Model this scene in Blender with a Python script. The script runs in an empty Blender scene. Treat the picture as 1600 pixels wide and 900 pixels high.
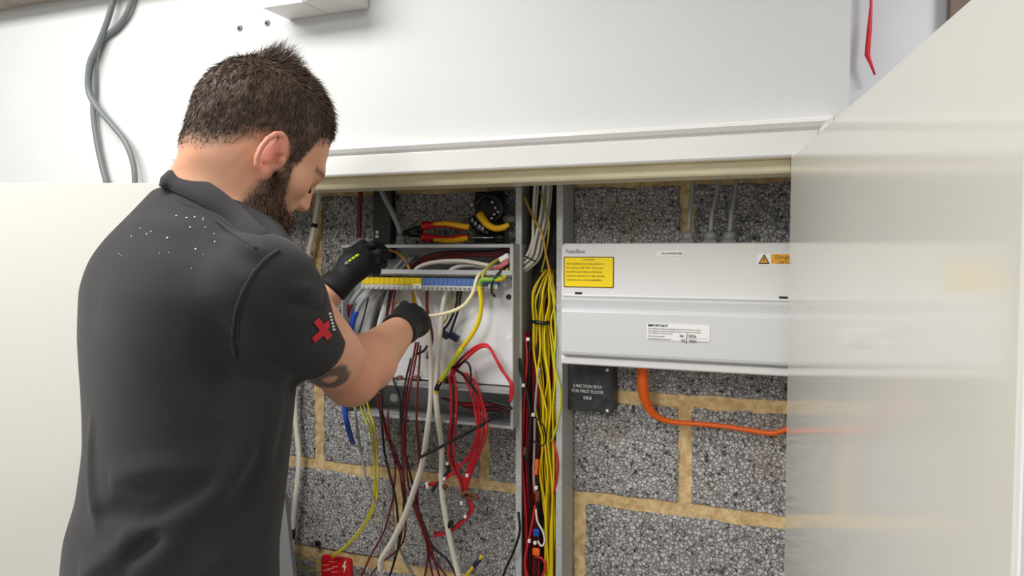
import bpy, bmesh, math, random
import numpy as np
from mathutils import Vector, Matrix

random.seed(7)
np.random.seed(7)
SC = bpy.context.scene
COL = SC.collection

# ------------------------------------------------------------------ camera
CAM_Z = 1.45
YAW, PITCH, FPX = math.radians(22.0), math.radians(2.7), 1200.0
cam_data = bpy.data.cameras.new('camera')
cam_data.sensor_width = 36.0
cam_data.lens = 36.0 * FPX / 1600.0
cam_data.clip_start = 0.02
cam = bpy.data.objects.new('camera', cam_data)
COL.objects.link(cam)
cam.location = (0, 0, CAM_Z)
cam.rotation_euler = (math.pi / 2 - PITCH, 0, YAW)
SC.camera = cam

# ------------------------------------------------------------------ world, lights, exposure
world = bpy.data.worlds.new('world')
SC.world = world
world.use_nodes = True
world.node_tree.nodes['Background'].inputs[0].default_value = (0.95, 0.97, 1.0, 1)
world.node_tree.nodes['Background'].inputs[1].default_value = 0.25
SC.view_settings.view_transform = 'Standard'
SC.view_settings.look = 'None'
SC.view_settings.gamma = 1.0
SC.view_settings.use_curve_mapping = False
SC.view_settings.exposure = 0.0

def area_light(name, loc, target, sx, sy, power, color):
    d = bpy.data.lights.new(name, 'AREA')
    d.shape = 'RECTANGLE'; d.size = sx; d.size_y = sy
    d.energy = power; d.color = color
    o = bpy.data.objects.new(name, d); COL.objects.link(o)
    o.location = loc
    o.rotation_euler = (Vector(target) - Vector(loc)).to_track_quat('-Z', 'Y').to_euler()
    return o
LAMP_A = (-1.35, 0.42, 2.365)     # ceiling panel behind the electrician's left shoulder
FILL_B = (-0.55, -1.30, 2.365)    # added fill panel, unseen behind the photographer
FILL_C = (0.75, 1.20, 2.365)      # added unseen lamp, brightens the far wall round the corner
area_light('ceiling_light_a', LAMP_A, (LAMP_A[0], LAMP_A[1], 0), 1.16, 0.56, 24, (1.0, 0.995, 0.985))
area_light('fill_light_b', FILL_B, (FILL_B[0], FILL_B[1], 0), 0.56, 1.16, 44, (1.0, 0.995, 0.985))
area_light('fill_light_c', FILL_C, (FILL_C[0], FILL_C[1], 0), 0.26, 0.26, 13, (1.0, 0.98, 0.96))

# ------------------------------------------------------------------ pixel rays (photo frame 1600 x 900)
RV = np.array([math.cos(YAW), math.sin(YAW), 0.0])
FH = np.array([-math.sin(YAW), math.cos(YAW), 0.0])
ZV = np.array([0.0, 0.0, 1.0])
FV = FH * math.cos(PITCH) - ZV * math.sin(PITCH)
UV = FH * math.sin(PITCH) + ZV * math.cos(PITCH)
CAM = np.array([0.0, 0.0, CAM_Z])
def ray(x, y):
    return FV + RV * ((x - 800) / FPX) + UV * ((450 - y) / FPX)
def P(x, y, Y):            # where the sight line meets the vertical plane at depth Y
    r = ray(x, y)
    return CAM + r * (Y / r[1])
def D(x, y, z):            # point at optical depth z
    return CAM + ray(x, y) * z
def W(l, d, z):            # camera-aligned ground coordinates: right, ahead, height
    return RV * l + FH * d + ZV * z

# ------------------------------------------------------------------ object helpers
WLOC = {}
def link(name, mesh, mat, parent=None, origin=(0, 0, 0)):
    o = bpy.data.objects.new(name, mesh)
    COL.objects.link(o)
    if mat is not None and len(mesh.materials) == 0:
        mesh.materials.append(mat)
    place(o, origin, parent)
    return o
def place(o, origin, parent):
    origin = Vector(origin)
    WLOC[o.name] = origin
    if parent is not None:
        o.parent = parent
        o.location = origin - WLOC[parent.name]
    else:
        o.location = origin
def tag(o, label=None, cat=None, group=None, kind=None):
    if label: o['label'] = label
    if cat: o['category'] = cat
    if group: o['group'] = group
    if kind: o['kind'] = kind
    return o
def empty(name, loc, label=None, cat=None, group=None):
    o = bpy.data.objects.new(name, None)
    COL.objects.link(o)
    o.empty_display_size = 0.02
    place(o, [float(v) for v in loc], None)
    return tag(o, label, cat, group)
def mesh_obj(name, verts, faces, mat, parent=None, smooth=False, origin=None):
    verts = np.asarray(verts, dtype=float)
    if origin is None:
        lo, hi = verts.min(0), verts.max(0)
        origin = ((lo[0] + hi[0]) / 2, (lo[1] + hi[1]) / 2, lo[2])
    me = bpy.data.meshes.new(name)
    me.from_pydata((verts - np.array(origin)).tolist(), [], [list(map(int, f)) for f in faces])
    if smooth:
        me.polygons.foreach_set('use_smooth', [True] * len(me.polygons))
    me.update()
    return link(name, me, mat, parent, origin)

class MB:
    """collects shapes for ONE mesh"""
    def __init__(s): s.v = []; s.f = []
    def add(s, vs, fs):
        n = len(s.v)
        s.v += [tuple(map(float, v)) for v in vs]
        s.f += [[n + i for i in f] for f in fs]
        return s
    def box(s, lo, hi, bev=0.0, seg=1):
        lo = [min(a, b) for a, b in zip(lo, hi)], [max(a, b) for a, b in zip(lo, hi)]
        lo, hi = lo
        bm = bmesh.new()
        bmesh.ops.create_cube(bm, size=1.0)
        for v in bm.verts:
            v.co = Vector([(lo[i] + hi[i]) / 2 + v.co[i] * (hi[i] - lo[i]) for i in range(3)])
        if bev > 0:
            bmesh.ops.bevel(bm, geom=list(bm.edges), offset=bev, segments=seg, affect='EDGES', profile=0.5)
        bm.verts.index_update()
        s.add([v.co for v in bm.verts], [[v.index for v in f.verts] for f in bm.faces])
        bm.free()
        return s
    def tube(s, pts, rad, n=8, caps=True):
        v, f = tube_geo(pts, rad, n, caps)
        return s.add(v, f)
    def cyl(s, a, b, r, n=16, r2=None):
        return s.tube([a, b], [r, r if r2 is None else r2], n)
    def prism(s, poly, a, b, axis):
        """poly: 2-D outline, extruded a..b along axis ('x','y','z')"""
        def p3(u, w, t):
            return {'x': (t, u, w), 'y': (u, t, w), 'z': (u, w, t)}[axis]
        n = len(poly)
        vs = [p3(u, w, a) for u, w in poly] + [p3(u, w, b) for u, w in poly]
        fs = [list(range(n))[::-1], list(range(n, 2 * n))]
        fs += [[i, (i + 1) % n, n + (i + 1) % n, n + i] for i in range(n)]
        return s.add(vs, fs)
    def build(s, name, mat, parent=None, smooth=False, origin=None):
        o = mesh_obj(name, s.v, s.f, mat, parent, smooth, origin)
        bm = bmesh.new(); bm.from_mesh(o.data)
        bmesh.ops.recalc_face_normals(bm, faces=list(bm.faces))
        bm.to_mesh(o.data); bm.free()
        return o

def catmull(pts, per=6):
    pts = np.asarray(pts, float)
    if len(pts) < 3: return pts
    ext = np.vstack([2 * pts[0] - pts[1], pts, 2 * pts[-1] - pts[-2]])
    out = []
    for i in range(1, len(ext) - 2):
        p0, p1, p2, p3 = ext[i - 1:i + 3]
        for k in range(per):
            t = k / per
            out.append(0.5 * ((2 * p1) + (-p0 + p2) * t + (2 * p0 - 5 * p1 + 4 * p2 - p3) * t * t + (-p0 + 3 * p1 - 3 * p2 + p3) * t ** 3))
    out.append(pts[-1])
    return np.array(out)
def tube_geo(pts, rad, n=8, caps=True):
    pts = np.asarray(pts, float)
    m = len(pts)
    rad = np.broadcast_to(np.asarray(rad, float), (m,)) if np.ndim(rad) == 0 or len(rad) == m else np.interp(np.linspace(0, 1, m), np.linspace(0, 1, len(rad)), rad)
    tan = np.gradient(pts, axis=0)
    tan /= np.linalg.norm(tan, axis=1)[:, None] + 1e-12
    ref = np.array([0, 0, 1.0]) if abs(tan[0][2]) < 0.9 else np.array([1.0, 0, 0])
    nrm = np.cross(tan[0], ref); nrm /= np.linalg.norm(nrm)
    vs = []
    ang = np.linspace(0, 2 * math.pi, n, endpoint=False)
    for i in range(m):
        nrm = nrm - tan[i] * np.dot(nrm, tan[i]); nrm /= np.linalg.norm(nrm) + 1e-12
        bi = np.cross(tan[i], nrm)
        for a in ang:
            vs.append(pts[i] + rad[i] * (math.cos(a) * nrm + math.sin(a) * bi))
    fs = []
    for i in range(m - 1):
        for k in range(n):
            fs.append([i * n + k, i * n + (k + 1) % n, (i + 1) * n + (k + 1) % n, (i + 1) * n + k])
    if caps:
        fs.append(list(range(n))[::-1]); fs.append(list(range((m - 1) * n, m * n)))
    return vs, fs

# ------------------------------------------------------------------ materials
def lin(c):
    c = [v / 255.0 for v in c]
    return tuple(v / 12.92 if v <= 0.04045 else ((v + 0.055) / 1.055) ** 2.4 for v in c) + (1.0,)
def mat(name, rgb, rough=0.5, metal=0.0, bump=0.0, bscale=200.0, var=0.0, vscale=6.0, coat=0.0, spec=0.5, rgb2=None, stretch=None):
    m = bpy.data.materials.new(name)
    m.use_nodes = True
    nt = m.node_tree; b = nt.nodes['Principled BSDF']
    b.inputs['Base Color'].default_value = lin(rgb)
    b.inputs['Roughness'].default_value = rough
    b.inputs['Metallic'].default_value = metal
    b.inputs['Specular IOR Level'].default_value = spec
    if coat: b.inputs['Coat Weight'].default_value = coat; b.inputs['Coat Roughness'].default_value = 0.15
    co = None
    def coords():
        t = nt.nodes.new('ShaderNodeNewGeometry')
        out = t.outputs['Position']
        if stretch:
            mp = nt.nodes.new('ShaderNodeMapping'); mp.inputs['Scale'].default_value = stretch
            nt.links.new(out, mp.inputs['Vector']); out = mp.outputs['Vector']
        return out
    if var or rgb2:
        co = coords()
        n = nt.nodes.new('ShaderNodeTexNoise'); n.inputs['Scale'].default_value = vscale; n.inputs['Detail'].default_value = 5
        nt.links.new(co, n.inputs['Vector'])
        r = nt.nodes.new('ShaderNodeValToRGB')
        a = lin(rgb); c2 = lin(rgb2) if rgb2 else tuple(v * (1 - var) for v in a[:3]) + (1,)
        r.color_ramp.elements[0].position = 0.35; r.color_ramp.elements[0].color = c2
        r.color_ramp.elements[1].position = 0.65; r.color_ramp.elements[1].color = a
        nt.links.new(n.outputs['Fac'], r.inputs['Fac']); nt.links.new(r.outputs['Color'], b.inputs['Base Color'])
    if bump:
        co = co or coords()
        n = nt.nodes.new('ShaderNodeTexNoise'); n.inputs['Scale'].default_value = bscale; n.inputs['Detail'].default_value = 3
        nt.links.new(co, n.inputs['Vector'])
        bp = nt.nodes.new('ShaderNodeBump'); bp.inputs['Strength'].default_value = bump; bp.inputs['Distance'].default_value = 0.002
        nt.links.new(n.outputs['Fac'], bp.inputs['Height']); nt.links.new(bp.outputs['Normal'], b.inputs['Normal'])
    return m

M = {}
M['plaster'] = mat('plaster', (217, 218, 217), 0.6, bump=0.10, bscale=160, var=0.03, vscale=2.5)
M['plaster_far'] = mat('plaster_far', (214, 216, 221), 0.65, bump=0.08, bscale=160)
M['ceiling'] = mat('ceiling_paint', (228, 225, 218), 0.8, bump=0.2, bscale=120)
M['bulkhead'] = mat('bulkhead_paint', (170, 160, 148), 0.8, bump=0.5, bscale=60, var=0.25, vscale=30)
M['gloss_white'] = mat('gloss_white_paint', (226, 225, 223), 0.30, bump=0.12, bscale=90, stretch=(0.3, 1, 1))
M['door_white'] = mat('door_gloss_paint', (212, 210, 203), 0.10, bump=0.02, bscale=60, stretch=(1, 1, 0.25), spec=0.7)
M['cream'] = mat('aged_cream_gloss', (246, 238, 204), 0.22, bump=0.45, bscale=45, var=0.12, vscale=40, stretch=(0.22, 1, 1))
M['brown'] = mat('brown_timber', (118, 100, 88), 0.6, bump=0.2, bscale=80, var=0.25, vscale=14, stretch=(1, 1, 0.1))
M['floor'] = mat('grey_vinyl', (150, 146, 140), 0.5, bump=0.1, bscale=90, var=0.1)
M['mortar'] = mat('sandy_mortar', (240, 212, 160), 0.95, bump=1.0, bscale=300, rgb2=(204, 170, 118), vscale=70)
M['galv'] = mat('galvanised_steel', (205, 207, 205), 0.5, 0.25, bump=0.06, bscale=300, var=0.22, vscale=160)
M['plate'] = mat('zinc_plate', (242, 242, 243), 0.36, 0.05, bump=0.15, bscale=22, var=0.06, vscale=10)
M['grey_steel'] = mat('grey_enclosure_steel', (186, 188, 189), 0.45, 0.1, var=0.12, vscale=30)
M['rim'] = mat('enclosure_rim', (205, 207, 208), 0.35, 0.3)
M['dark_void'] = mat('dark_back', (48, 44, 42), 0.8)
M['unit'] = mat('unit_white_steel', (230, 230, 230), 0.34, 0.0, bump=0.12, bscale=700, spec=0.5)
M['unit_flap'] = mat('unit_flap_plastic', (220, 222, 225), 0.30, spec=0.5)
M['yellow_label'] = mat('yellow_label', (255, 222, 0), 0.45)
M['orange_label'] = mat('orange_label', (244, 170, 20), 0.45)
M['white_label'] = mat('white_label', (250, 250, 250), 0.4)
M['black_ink'] = mat('black_ink', (22, 22, 24), 0.6)
M['grey_ink'] = mat('grey_ink', (96, 96, 100), 0.6)
M['brown_ink'] = mat('label_ink', (108, 88, 10), 0.6)
M['white_ink'] = mat('white_ink', (232, 232, 228), 0.6)
M['pink_ink'] = mat('pale_red_ink', (245, 160, 150), 0.6)
M['red_plastic'] = mat('red_plastic', (205, 22, 32), 0.35)
M['black_box'] = mat('black_box_paint', (38, 38, 42), 0.42, bump=0.1, bscale=200, var=0.25, vscale=50, rgb2=(62, 62, 66))
M['black_plastic'] = mat('black_plastic', (24, 24, 26), 0.4)
M['chrome'] = mat('bright_screw', (225, 225, 225), 0.25, 0.8)
M['copper'] = mat('copper', (214, 132, 88), 0.3, 0.9)
M['brass'] = mat('brown_grommet', (120, 78, 55), 0.5)
for k, c, r in (('w_white', (232, 226, 214), 0.42), ('w_cream', (240, 226, 184), 0.4), ('w_grey', (158, 160, 162), 0.45),
                ('w_dgrey', (98, 98, 96), 0.45), ('w_red', (206, 28, 44), 0.36), ('w_dred', (112, 22, 28), 0.4),
                ('w_black', (26, 24, 26), 0.4), ('w_yellow', (236, 206, 16), 0.36), ('w_yg', (196, 206, 44), 0.38),
                ('w_lime', (206, 232, 40), 0.36), ('w_blue', (28, 74, 176), 0.4), ('w_brown', (120, 62, 34), 0.4),
                ('w_orange', (246, 106, 18), 0.42), ('w_olive', (176, 168, 60), 0.42), ('w_ochre', (206, 156, 48), 0.4),
                ('w_pink', (206, 110, 112), 0.4), ('w_green', (120, 170, 60), 0.4), ('w_navy', (28, 34, 60), 0.4), ('w_cable_grey', (112, 119, 120), 0.4)):
    M[k] = mat('wire_' + k[2:], c, r)

def block_material():
    m = bpy.data.materials.new('concrete_block'); m.use_nodes = True
    nt = m.node_tree; b = nt.nodes['Principled BSDF']; b.inputs['Roughness'].default_value = 0.95
    g = nt.nodes.new('ShaderNodeNewGeometry')
    def tex(kind, scale, **kw):
        t = nt.nodes.new(kind); t.inputs['Scale'].default_value = scale
        for k, v in kw.items(): t.inputs[k].default_value = v
        nt.links.new(vec, t.inputs['Vector']); return t
    vec = g.outputs['Position']
    wn = tex('ShaderNodeTexNoise', 140.0, Detail=3.0)
    wa = nt.nodes.new('ShaderNodeVectorMath'); wa.operation = 'MULTIPLY_ADD'
    wa.inputs[1].default_value = (0.008, 0.008, 0.008)
    nt.links.new(wn.outputs['Color'], wa.inputs[0]); nt.links.new(vec, wa.inputs[2])
    vec = wa.outputs[0]
    def ramp(sock, stops):
        r = nt.nodes.new('ShaderNodeValToRGB'); e = r.color_ramp.elements
        e[0].position, e[0].color = stops[0]; e[1].position, e[1].color = stops[1]
        for p, c in stops[2:]:
            x = e.new(p); x.color = c
        nt.links.new(sock, r.inputs['Fac']); return r
    def mix(fac, a, c, t='MIX'):
        x = nt.nodes.new('ShaderNodeMix'); x.data_type = 'RGBA'; x.blend_type = t
        if isinstance(fac, float): x.inputs[0].default_value = fac
        else: nt.links.new(fac, x.inputs[0])
        nt.links.new(a, x.inputs[6]); nt.links.new(c, x.inputs[7]); return x.outputs[2]
    vor = tex('ShaderNodeTexVoronoi', 125.0); vor.feature = 'DISTANCE_TO_EDGE'
    warp = tex('ShaderNodeTexNoise', 90.0, Detail=4.0)
    pit = tex('ShaderNodeTexNoise', 120.0, Detail=4.0, Roughness=0.7)
    cellcol = tex('ShaderNodeTexVoronoi', 125.0)
    hsv = nt.nodes.new('ShaderNodeRGBToBW'); nt.links.new(cellcol.outputs['Color'], hsv.inputs[0])
    stone = ramp(hsv.outputs[0], [(0.2, lin((176, 174, 175))), (0.8, lin((214, 212, 211)))])
    pits = ramp(pit.outputs['Fac'], [(0.34, (0, 0, 0, 1)), (0.44, (1, 1, 1, 1))])
    edge = ramp(vor.outputs['Distance'], [(0.0, (0.46, 0.45, 0.44, 1)), (0.13, (1, 1, 1, 1))])
    c1 = mix(1.0, stone.outputs[0], edge.outputs[0], 'MULTIPLY')
    dark = nt.nodes.new('ShaderNodeRGB'); dark.outputs[0].default_value = lin((52, 48, 46))
    c2 = mix(pits.outputs[0], dark.outputs[0], c1)
    smear = tex('ShaderNodeTexNoise', 3.2, Detail=6.0, Roughness=0.6)
    sm = ramp(smear.outputs['Fac'], [(0.56, (0, 0, 0, 1)), (0.72, (0.6, 0.6, 0.6, 1))])
    sand = nt.nodes.new('ShaderNodeRGB'); sand.outputs[0].default_value = lin((178, 148, 106))
    c3 = mix(sm.outputs[0], c2, sand.outputs[0])
    nt.links.new(c3, b.inputs['Base Color'])
    ma = nt.nodes.new('ShaderNodeMath'); ma.operation = 'MULTIPLY'
    nt.links.new(edge.outputs[0], ma.inputs[0]); nt.links.new(pits.outputs[0], ma.inputs[1])
    bp = nt.nodes.new('ShaderNodeBump'); bp.inputs['Strength'].default_value = 0.9; bp.inputs['Distance'].default_value = 0.004
    nt.links.new(ma.outputs[0], bp.inputs['Height']); nt.links.new(bp.outputs['Normal'], b.inputs['Normal'])
    return m
M['block'] = block_material()

# ------------------------------------------------------------------ the setting
YF, YB = 1.273, 1.56                      # plaster face, face of the blockwork
XR = float(P(1237, 246, YF)[0]); HZ = float(P(1230, 246, YF)[2])
XL = float(P(307, 296, YF)[0])
XE = float(P(1328, 100, YF)[0])           # right end of the plaster wall
CEIL = 2.40
X0, X1, YR = -3.0, 1.9, -2.6
def struct(o): o['kind'] = 'structure'; return o
AW = 0.058
struct(MB().box((X0, YR, -0.05), (X1, 1.9, 0)).build('floor', M['floor']))
struct(MB().box((X0, YR, CEIL), (X1, 1.9, CEIL + 0.05)).build('ceiling', M['ceiling']))
struct(MB().box((X0 - 0.06, YR, 0), (X0, YF, CEIL)).build('wall_left', M['plaster']))
struct(MB().box((X1, YR, 0), (X1 + 0.06, 1.9, CEIL)).build('wall_right', M['plaster']))
struct(MB().box((X0, YR - 0.06, 0), (X1, YR, CEIL)).build('wall_rear', M['plaster']))
wf = MB()
wf.box((X0, YF, 0), (XL - 0.012, YF + 0.10, CEIL))
wf.box((XR + 0.012, YF, 0), (XE, YF + 0.10, CEIL))
wf.box((XL - 0.012, YF, HZ + 0.03), (XR + 0.012, YF + 0.10, CEIL))
struct(wf.build('wall_front', M['plaster']))
YFAR = 1.82
struct(MB().box((XE - 0.06, YFAR, 0), (X1, YFAR + 0.06, CEIL)).build('wall_far', M['plaster_far']))
struct(MB().box((XE - 0.03, YF + 0.10, 0), (XE, YFAR, CEIL)).build('wall_return', M['plaster_far']))
# brown door beyond the corner
xb = float(P(1482, 10, YFAR - 0.03)[0])
bd = struct(MB().box((xb, YFAR - 0.03, 0), (xb + 0.86, YFAR - 0.001, 2.2), 0.004).build('door_3', M['brown']))
# painted bulkhead along the top of the wall
bz = float(P(0, 18, YF)[2])
struct(MB().box((X0, YF - 0.07, bz), (XE - 0.001, YF - 0.001, bz + 0.12), 0.004).build('trim_5', M['bulkhead']))

# blockwork: mortar bed with separate blocks
CO, PITCHX, ZB, XV = 0.224, 0.446, 1.148, -0.252
JT = 0.026
bw = struct(MB().box((-1.75, YB + 0.004, 0.0), (XE - 0.031, YB + 0.10, 2.0)).build('wall_back', M['mortar']))
proto = {}
def block_mesh(w, h):
    key = (round(w, 4), round(h, 4))
    if key in proto: return proto[key]
    bm = bmesh.new(); bmesh.ops.create_cube(bm, size=1.0)
    for v in bm.verts: v.co = Vector((v.co.x * w, v.co.y * 0.05, v.co.z * h))
    bmesh.ops.bevel(bm, geom=list(bm.edges), offset=0.005, segments=2, affect='EDGES', profile=0.5)
    long_ = [e for e in bm.edges if e.calc_length() > 0.12]
    bmesh.ops.subdivide_edges(bm, edges=long_, cuts=7, use_grid_fill=False)
    for v in bm.verts:
        v.co.x += random.uniform(-0.0032, 0.0032); v.co.z += random.uniform(-0.0032, 0.0032)
    me = bpy.data.meshes.new('block'); bm.to_mesh(me); bm.free()
    me.materials.append(M['block']); proto[key] = me
    return me
for n in range(-5, 4):
    z0 = ZB + CO * (n - 1) + JT / 2; z1 = z0 + CO - JT
    off = XV if n % 2 == 0 else XV - PITCHX / 2
    for k in range(-3, 2):
        xa, xc = off + PITCHX * (k - 1) + JT / 2, off + PITCHX * k - JT / 2
        xa, xc = max(xa, -1.74), min(xc, XE - 0.035)
        if xc - xa < 0.03: continue
        link('block', block_mesh(xc - xa, z1 - z0), None, bw, ((xa + xc) / 2, YB + 0.025 + random.uniform(-0.0015, 0.0015), (z0 + z1) / 2))

# cupboard shell
struct(MB().box((-1.76, YF + 0.101, 0), (-1.742, YB + 0.003, 2.0)).build('wall_cupboard_left', M['plaster']))
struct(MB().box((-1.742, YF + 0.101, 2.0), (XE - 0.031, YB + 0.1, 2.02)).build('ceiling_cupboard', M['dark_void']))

# architrave and frame
def moulding(a):        # profile (out, across) measured from the opening edge
    return [(0, 0), (0.012, 0), (0.014, 0.003), (0.014, AW - 0.022), (0.011, AW - 0.019), (0.017, AW - 0.015), (0.021, AW - 0.008), (0.019, AW - 0.002), (0.012, AW), (0, AW)]
def head():
    m = MB(); pr = moulding(0); n = len(pr)
    vs = [(XL - a, YF - o, HZ + a) for o, a in pr] + [(XR + a, YF - o, HZ + a) for o, a in pr]
    return m.add(vs, [list(range(n)), list(range(n, 2 * n))[::-1]] + [[i, n + i, n + (i + 1) % n, (i + 1) % n] for i in range(n)])
def side(x, sgn):
    m = MB(); pr = moulding(0); n = len(pr)
    vs = [(x + sgn * a, YF - o, 0.0) for o, a in pr] + [(x + sgn * a, YF - o, HZ + a) for o, a in pr]
    return m.add(vs, [list(range(n)), list(range(n, 2 * n))[::-1]] + [[i, n + i, n + (i + 1) % n, (i + 1) % n] for i in range(n)])
struct(head().build('trim_1', M['gloss_white']))
struct(side(XL, -1).build('trim_2', M['gloss_white']))
struct(side(XR, 1).build('trim_3', M['gloss_white']))
fr = MB()
fr.box((XL - 0.011, YF + 0.001, HZ + 0.0005), (XR + 0.011, YF + 0.105, HZ + 0.029), 0.002)
fr.box((XL, YF + 0.024, HZ - 0.021), (XR, YF + 0.105, HZ + 0.002), 0.003)
struct(fr.build('trim_4', M['cream']))
fj = MB()
fj.box((XL - 0.011, YF + 0.001, 0), (XL - 0.0005, YF + 0.105, HZ), 0.002)
fj.box((XR + 0.0005, YF + 0.001, 0), (XR + 0.011, YF + 0.105, HZ), 0.002)
struct(fj.build('trim_6', M['cream']))

# doors, both standing open
def door(name, hx, hy, dx, dy, w, th, lab):
    n = Vector((dx, dy, 0)); t = Vector((-dy, dx, 0)) * th
    m = MB().box((0.004, 0, 0.015), (w, abs(th), HZ - 0.001), 0.002)
    ang = math.atan2(dy, dx)
    R = Matrix.Rotation(ang, 3, 'Z')
    vs = []
    for v in m.v:
        q = R @ Vector((v[0], v[1] if th > 0 else -v[1], v[2])); vs.append((q.x + hx, q.y + hy, q.z))
    m.v = vs
    o = m.build(name, M['door_white'], origin=(hx, hy, 0))
    # lipping strip on the free edge
    l = MB().box((w + 0.0005, 0, 0.015), (w + 0.006, abs(th), HZ - 0.001), 0.001)
    vs = []
    for v in l.v:
        q = R @ Vector((v[0], v[1] if th > 0 else -v[1], v[2])); vs.append((q.x + hx, q.y + hy, q.z))
    l.v = vs
    l.build('edge_lipping', M['gloss_white'], o)
    for hz in ((0.25, HZ - 0.18) if name == 'door_2' else ()):
        h = MB().cyl((hx, hy - 0.003, hz - 0.04), (hx, hy - 0.003, hz + 0.04), 0.005, 10)
        h.build('hinge', M['galv'], o)
    tag(o, lab, 'door', kind='structure')
    return o
a = math.radians(9.4)
door('door_1', XR - 0.0005, YF - 0.016, math.sin(a), -math.cos(a), 0.835, 0.020, 'glossy white cupboard door standing open towards the camera')
door('door_2', XL, YF - 0.016, -math.cos(YAW), -math.sin(YAW), 0.47, -0.020, 'white cupboard door folded back behind the man')

# ceiling lamps: one main panel, then two added fill panels
for k, (lx, ly, lz, sx, sy) in enumerate(((*LAMP_A, 1.2, 0.6), (*FILL_B, 0.6, 1.2), (*FILL_C, 0.3, 0.3))):
    e = empty('ceiling_light', (lx, ly, CEIL - 0.03), ('wide', 'long', 'small square')[k] + ' white ceiling light panel ' + ('above the man', 'added as fill behind the photographer', 'added to brighten the passage round the corner')[k], 'light')
    f = MB()
    for s in (-1, 1):
        f.box((lx + s * sx / 2 - 0.015, ly - sy / 2 - 0.015, CEIL - 0.03), (lx + s * sx / 2 + 0.015, ly + sy / 2 + 0.015, CEIL - 0.001))
        f.box((lx - sx / 2 - 0.014, ly + s * sy / 2 - 0.015, CEIL - 0.0295), (lx + sx / 2 + 0.014, ly + s * sy / 2 + 0.015, CEIL - 0.001))
    f.build('frame', M['gloss_white'], e)
    em = bpy.data.materials.get('lamp_diffuser')
    if not em:
        em = mat('lamp_diffuser', (250, 248, 240), 0.5)
        em.node_tree.nodes['Principled BSDF'].inputs['Emission Color'].default_value = (1, 0.97, 0.92, 1)
        em.node_tree.nodes['Principled BSDF'].inputs['Emission Strength'].default_value = 3.0
    MB().box((lx - sx / 2 + 0.015, ly - sy / 2 + 0.015, CEIL - 0.02), (lx + sx / 2 - 0.015, ly + sy / 2 - 0.015, CEIL - 0.005)).build('diffuser', em, e)

# ================================================================== things in the cupboard
def P3(p): return P(*p)
def text(name, s, size, x, z, y, m, parent, align='LEFT', sx=1.0, rot=0.0, lead=1.0, bold=0.0):
    cu = bpy.data.curves.new(name, 'FONT')
    cu.body = s; cu.size = size; cu.align_x = align; cu.space_line = lead; cu.extrude = 0.00015; cu.offset = bold
    cu.resolution_u = 2
    t = bpy.data.objects.new(name, cu); COL.objects.link(t)
    bpy.context.view_layer.update()
    dg = bpy.context.evaluated_depsgraph_get()
    me = bpy.data.meshes.new_from_object(t.evaluated_get(dg))
    bpy.data.objects.remove(t)
    R = Matrix.Rotation(rot, 4, 'Y') @ Matrix.Rotation(math.pi / 2, 4, 'X') @ Matrix.Diagonal((sx, 1, 1, 1))
    me.transform(R)
    me.materials.clear()
    return link(name, me, m, parent, (x, y, z))

# ---- open distribution enclosure ------------------------------------------------
YE, YP = 1.445, 1.492
ex1 = float(P(802, 500, YE)[0]); ex0 = float(P(534, 500, YE)[0])
ez1 = float(P(800, 381, YE)[2]); ez0 = float(P(800, 671, YE)[2])
zd1 = float(P(795, 431, YE)[2]); zd2 = float(P(795, 611, YE)[2])
enc = empty('distribution_enclosure', ((ex0 + ex1) / 2, YB - 0.01, ez0), 'open grey steel distribution enclosure with bare back plate behind the hands', 'enclosure')
T = 0.0025
MB().box((ex0, YB - 0.006, ez0), (ex1, YB - 0.002, ez1)).build('back_panel', M['grey_steel'], enc)
for x in (ex0, ex1 - T):
    MB().box((x, YE, ez0), (x + T, YB - 0.006, ez1), 0.0006).build('side_panel', M['grey_steel'], enc)
MB().box((ex0 + T, YE, ez1 - T), (ex1 - T, YB - 0.006, ez1), 0.0006).build('top_panel', M['rim'], enc)
MB().box((ex0 + T, YE, ez0), (ex1 - T, YB - 0.006, ez0 + T), 0.0006).build('bottom_panel', M['grey_steel'], enc)
for zz in (zd1, zd2):
    MB().box((ex0 + T, YE + 0.004, zz - T), (ex1 - T, YB - 0.006, zz), 0.0006).build('divider_shelf', M['grey_steel'], enc)
# front lips of each compartment
def lip(z, h, m='rim'):
    MB().box((ex0 + T, YE - 0.0015, z - h / 2), (ex1 - T, YE + 0.0005, z + h / 2), 0.0006).build('front_lip', M[m], enc)
lip(ez1 - 0.004, 0.007); lip(zd1 + 0.006, 0.010); lip(ez0 + 0.004, 0.006); lip(zd2 - 0.004, 0.005)
MB().box((ex1 - 0.007, YE - 0.0016, zd1 + 0.011), (ex1, YE - 0.0001, ez1), 0.0005).build('front_lip', M['rim'], enc)
MB().box((ex1 - 0.006, YE - 0.0016, ez0), (ex1, YE - 0.0001, zd2 - 0.007), 0.0005).build('front_lip', M['rim'], enc)
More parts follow.
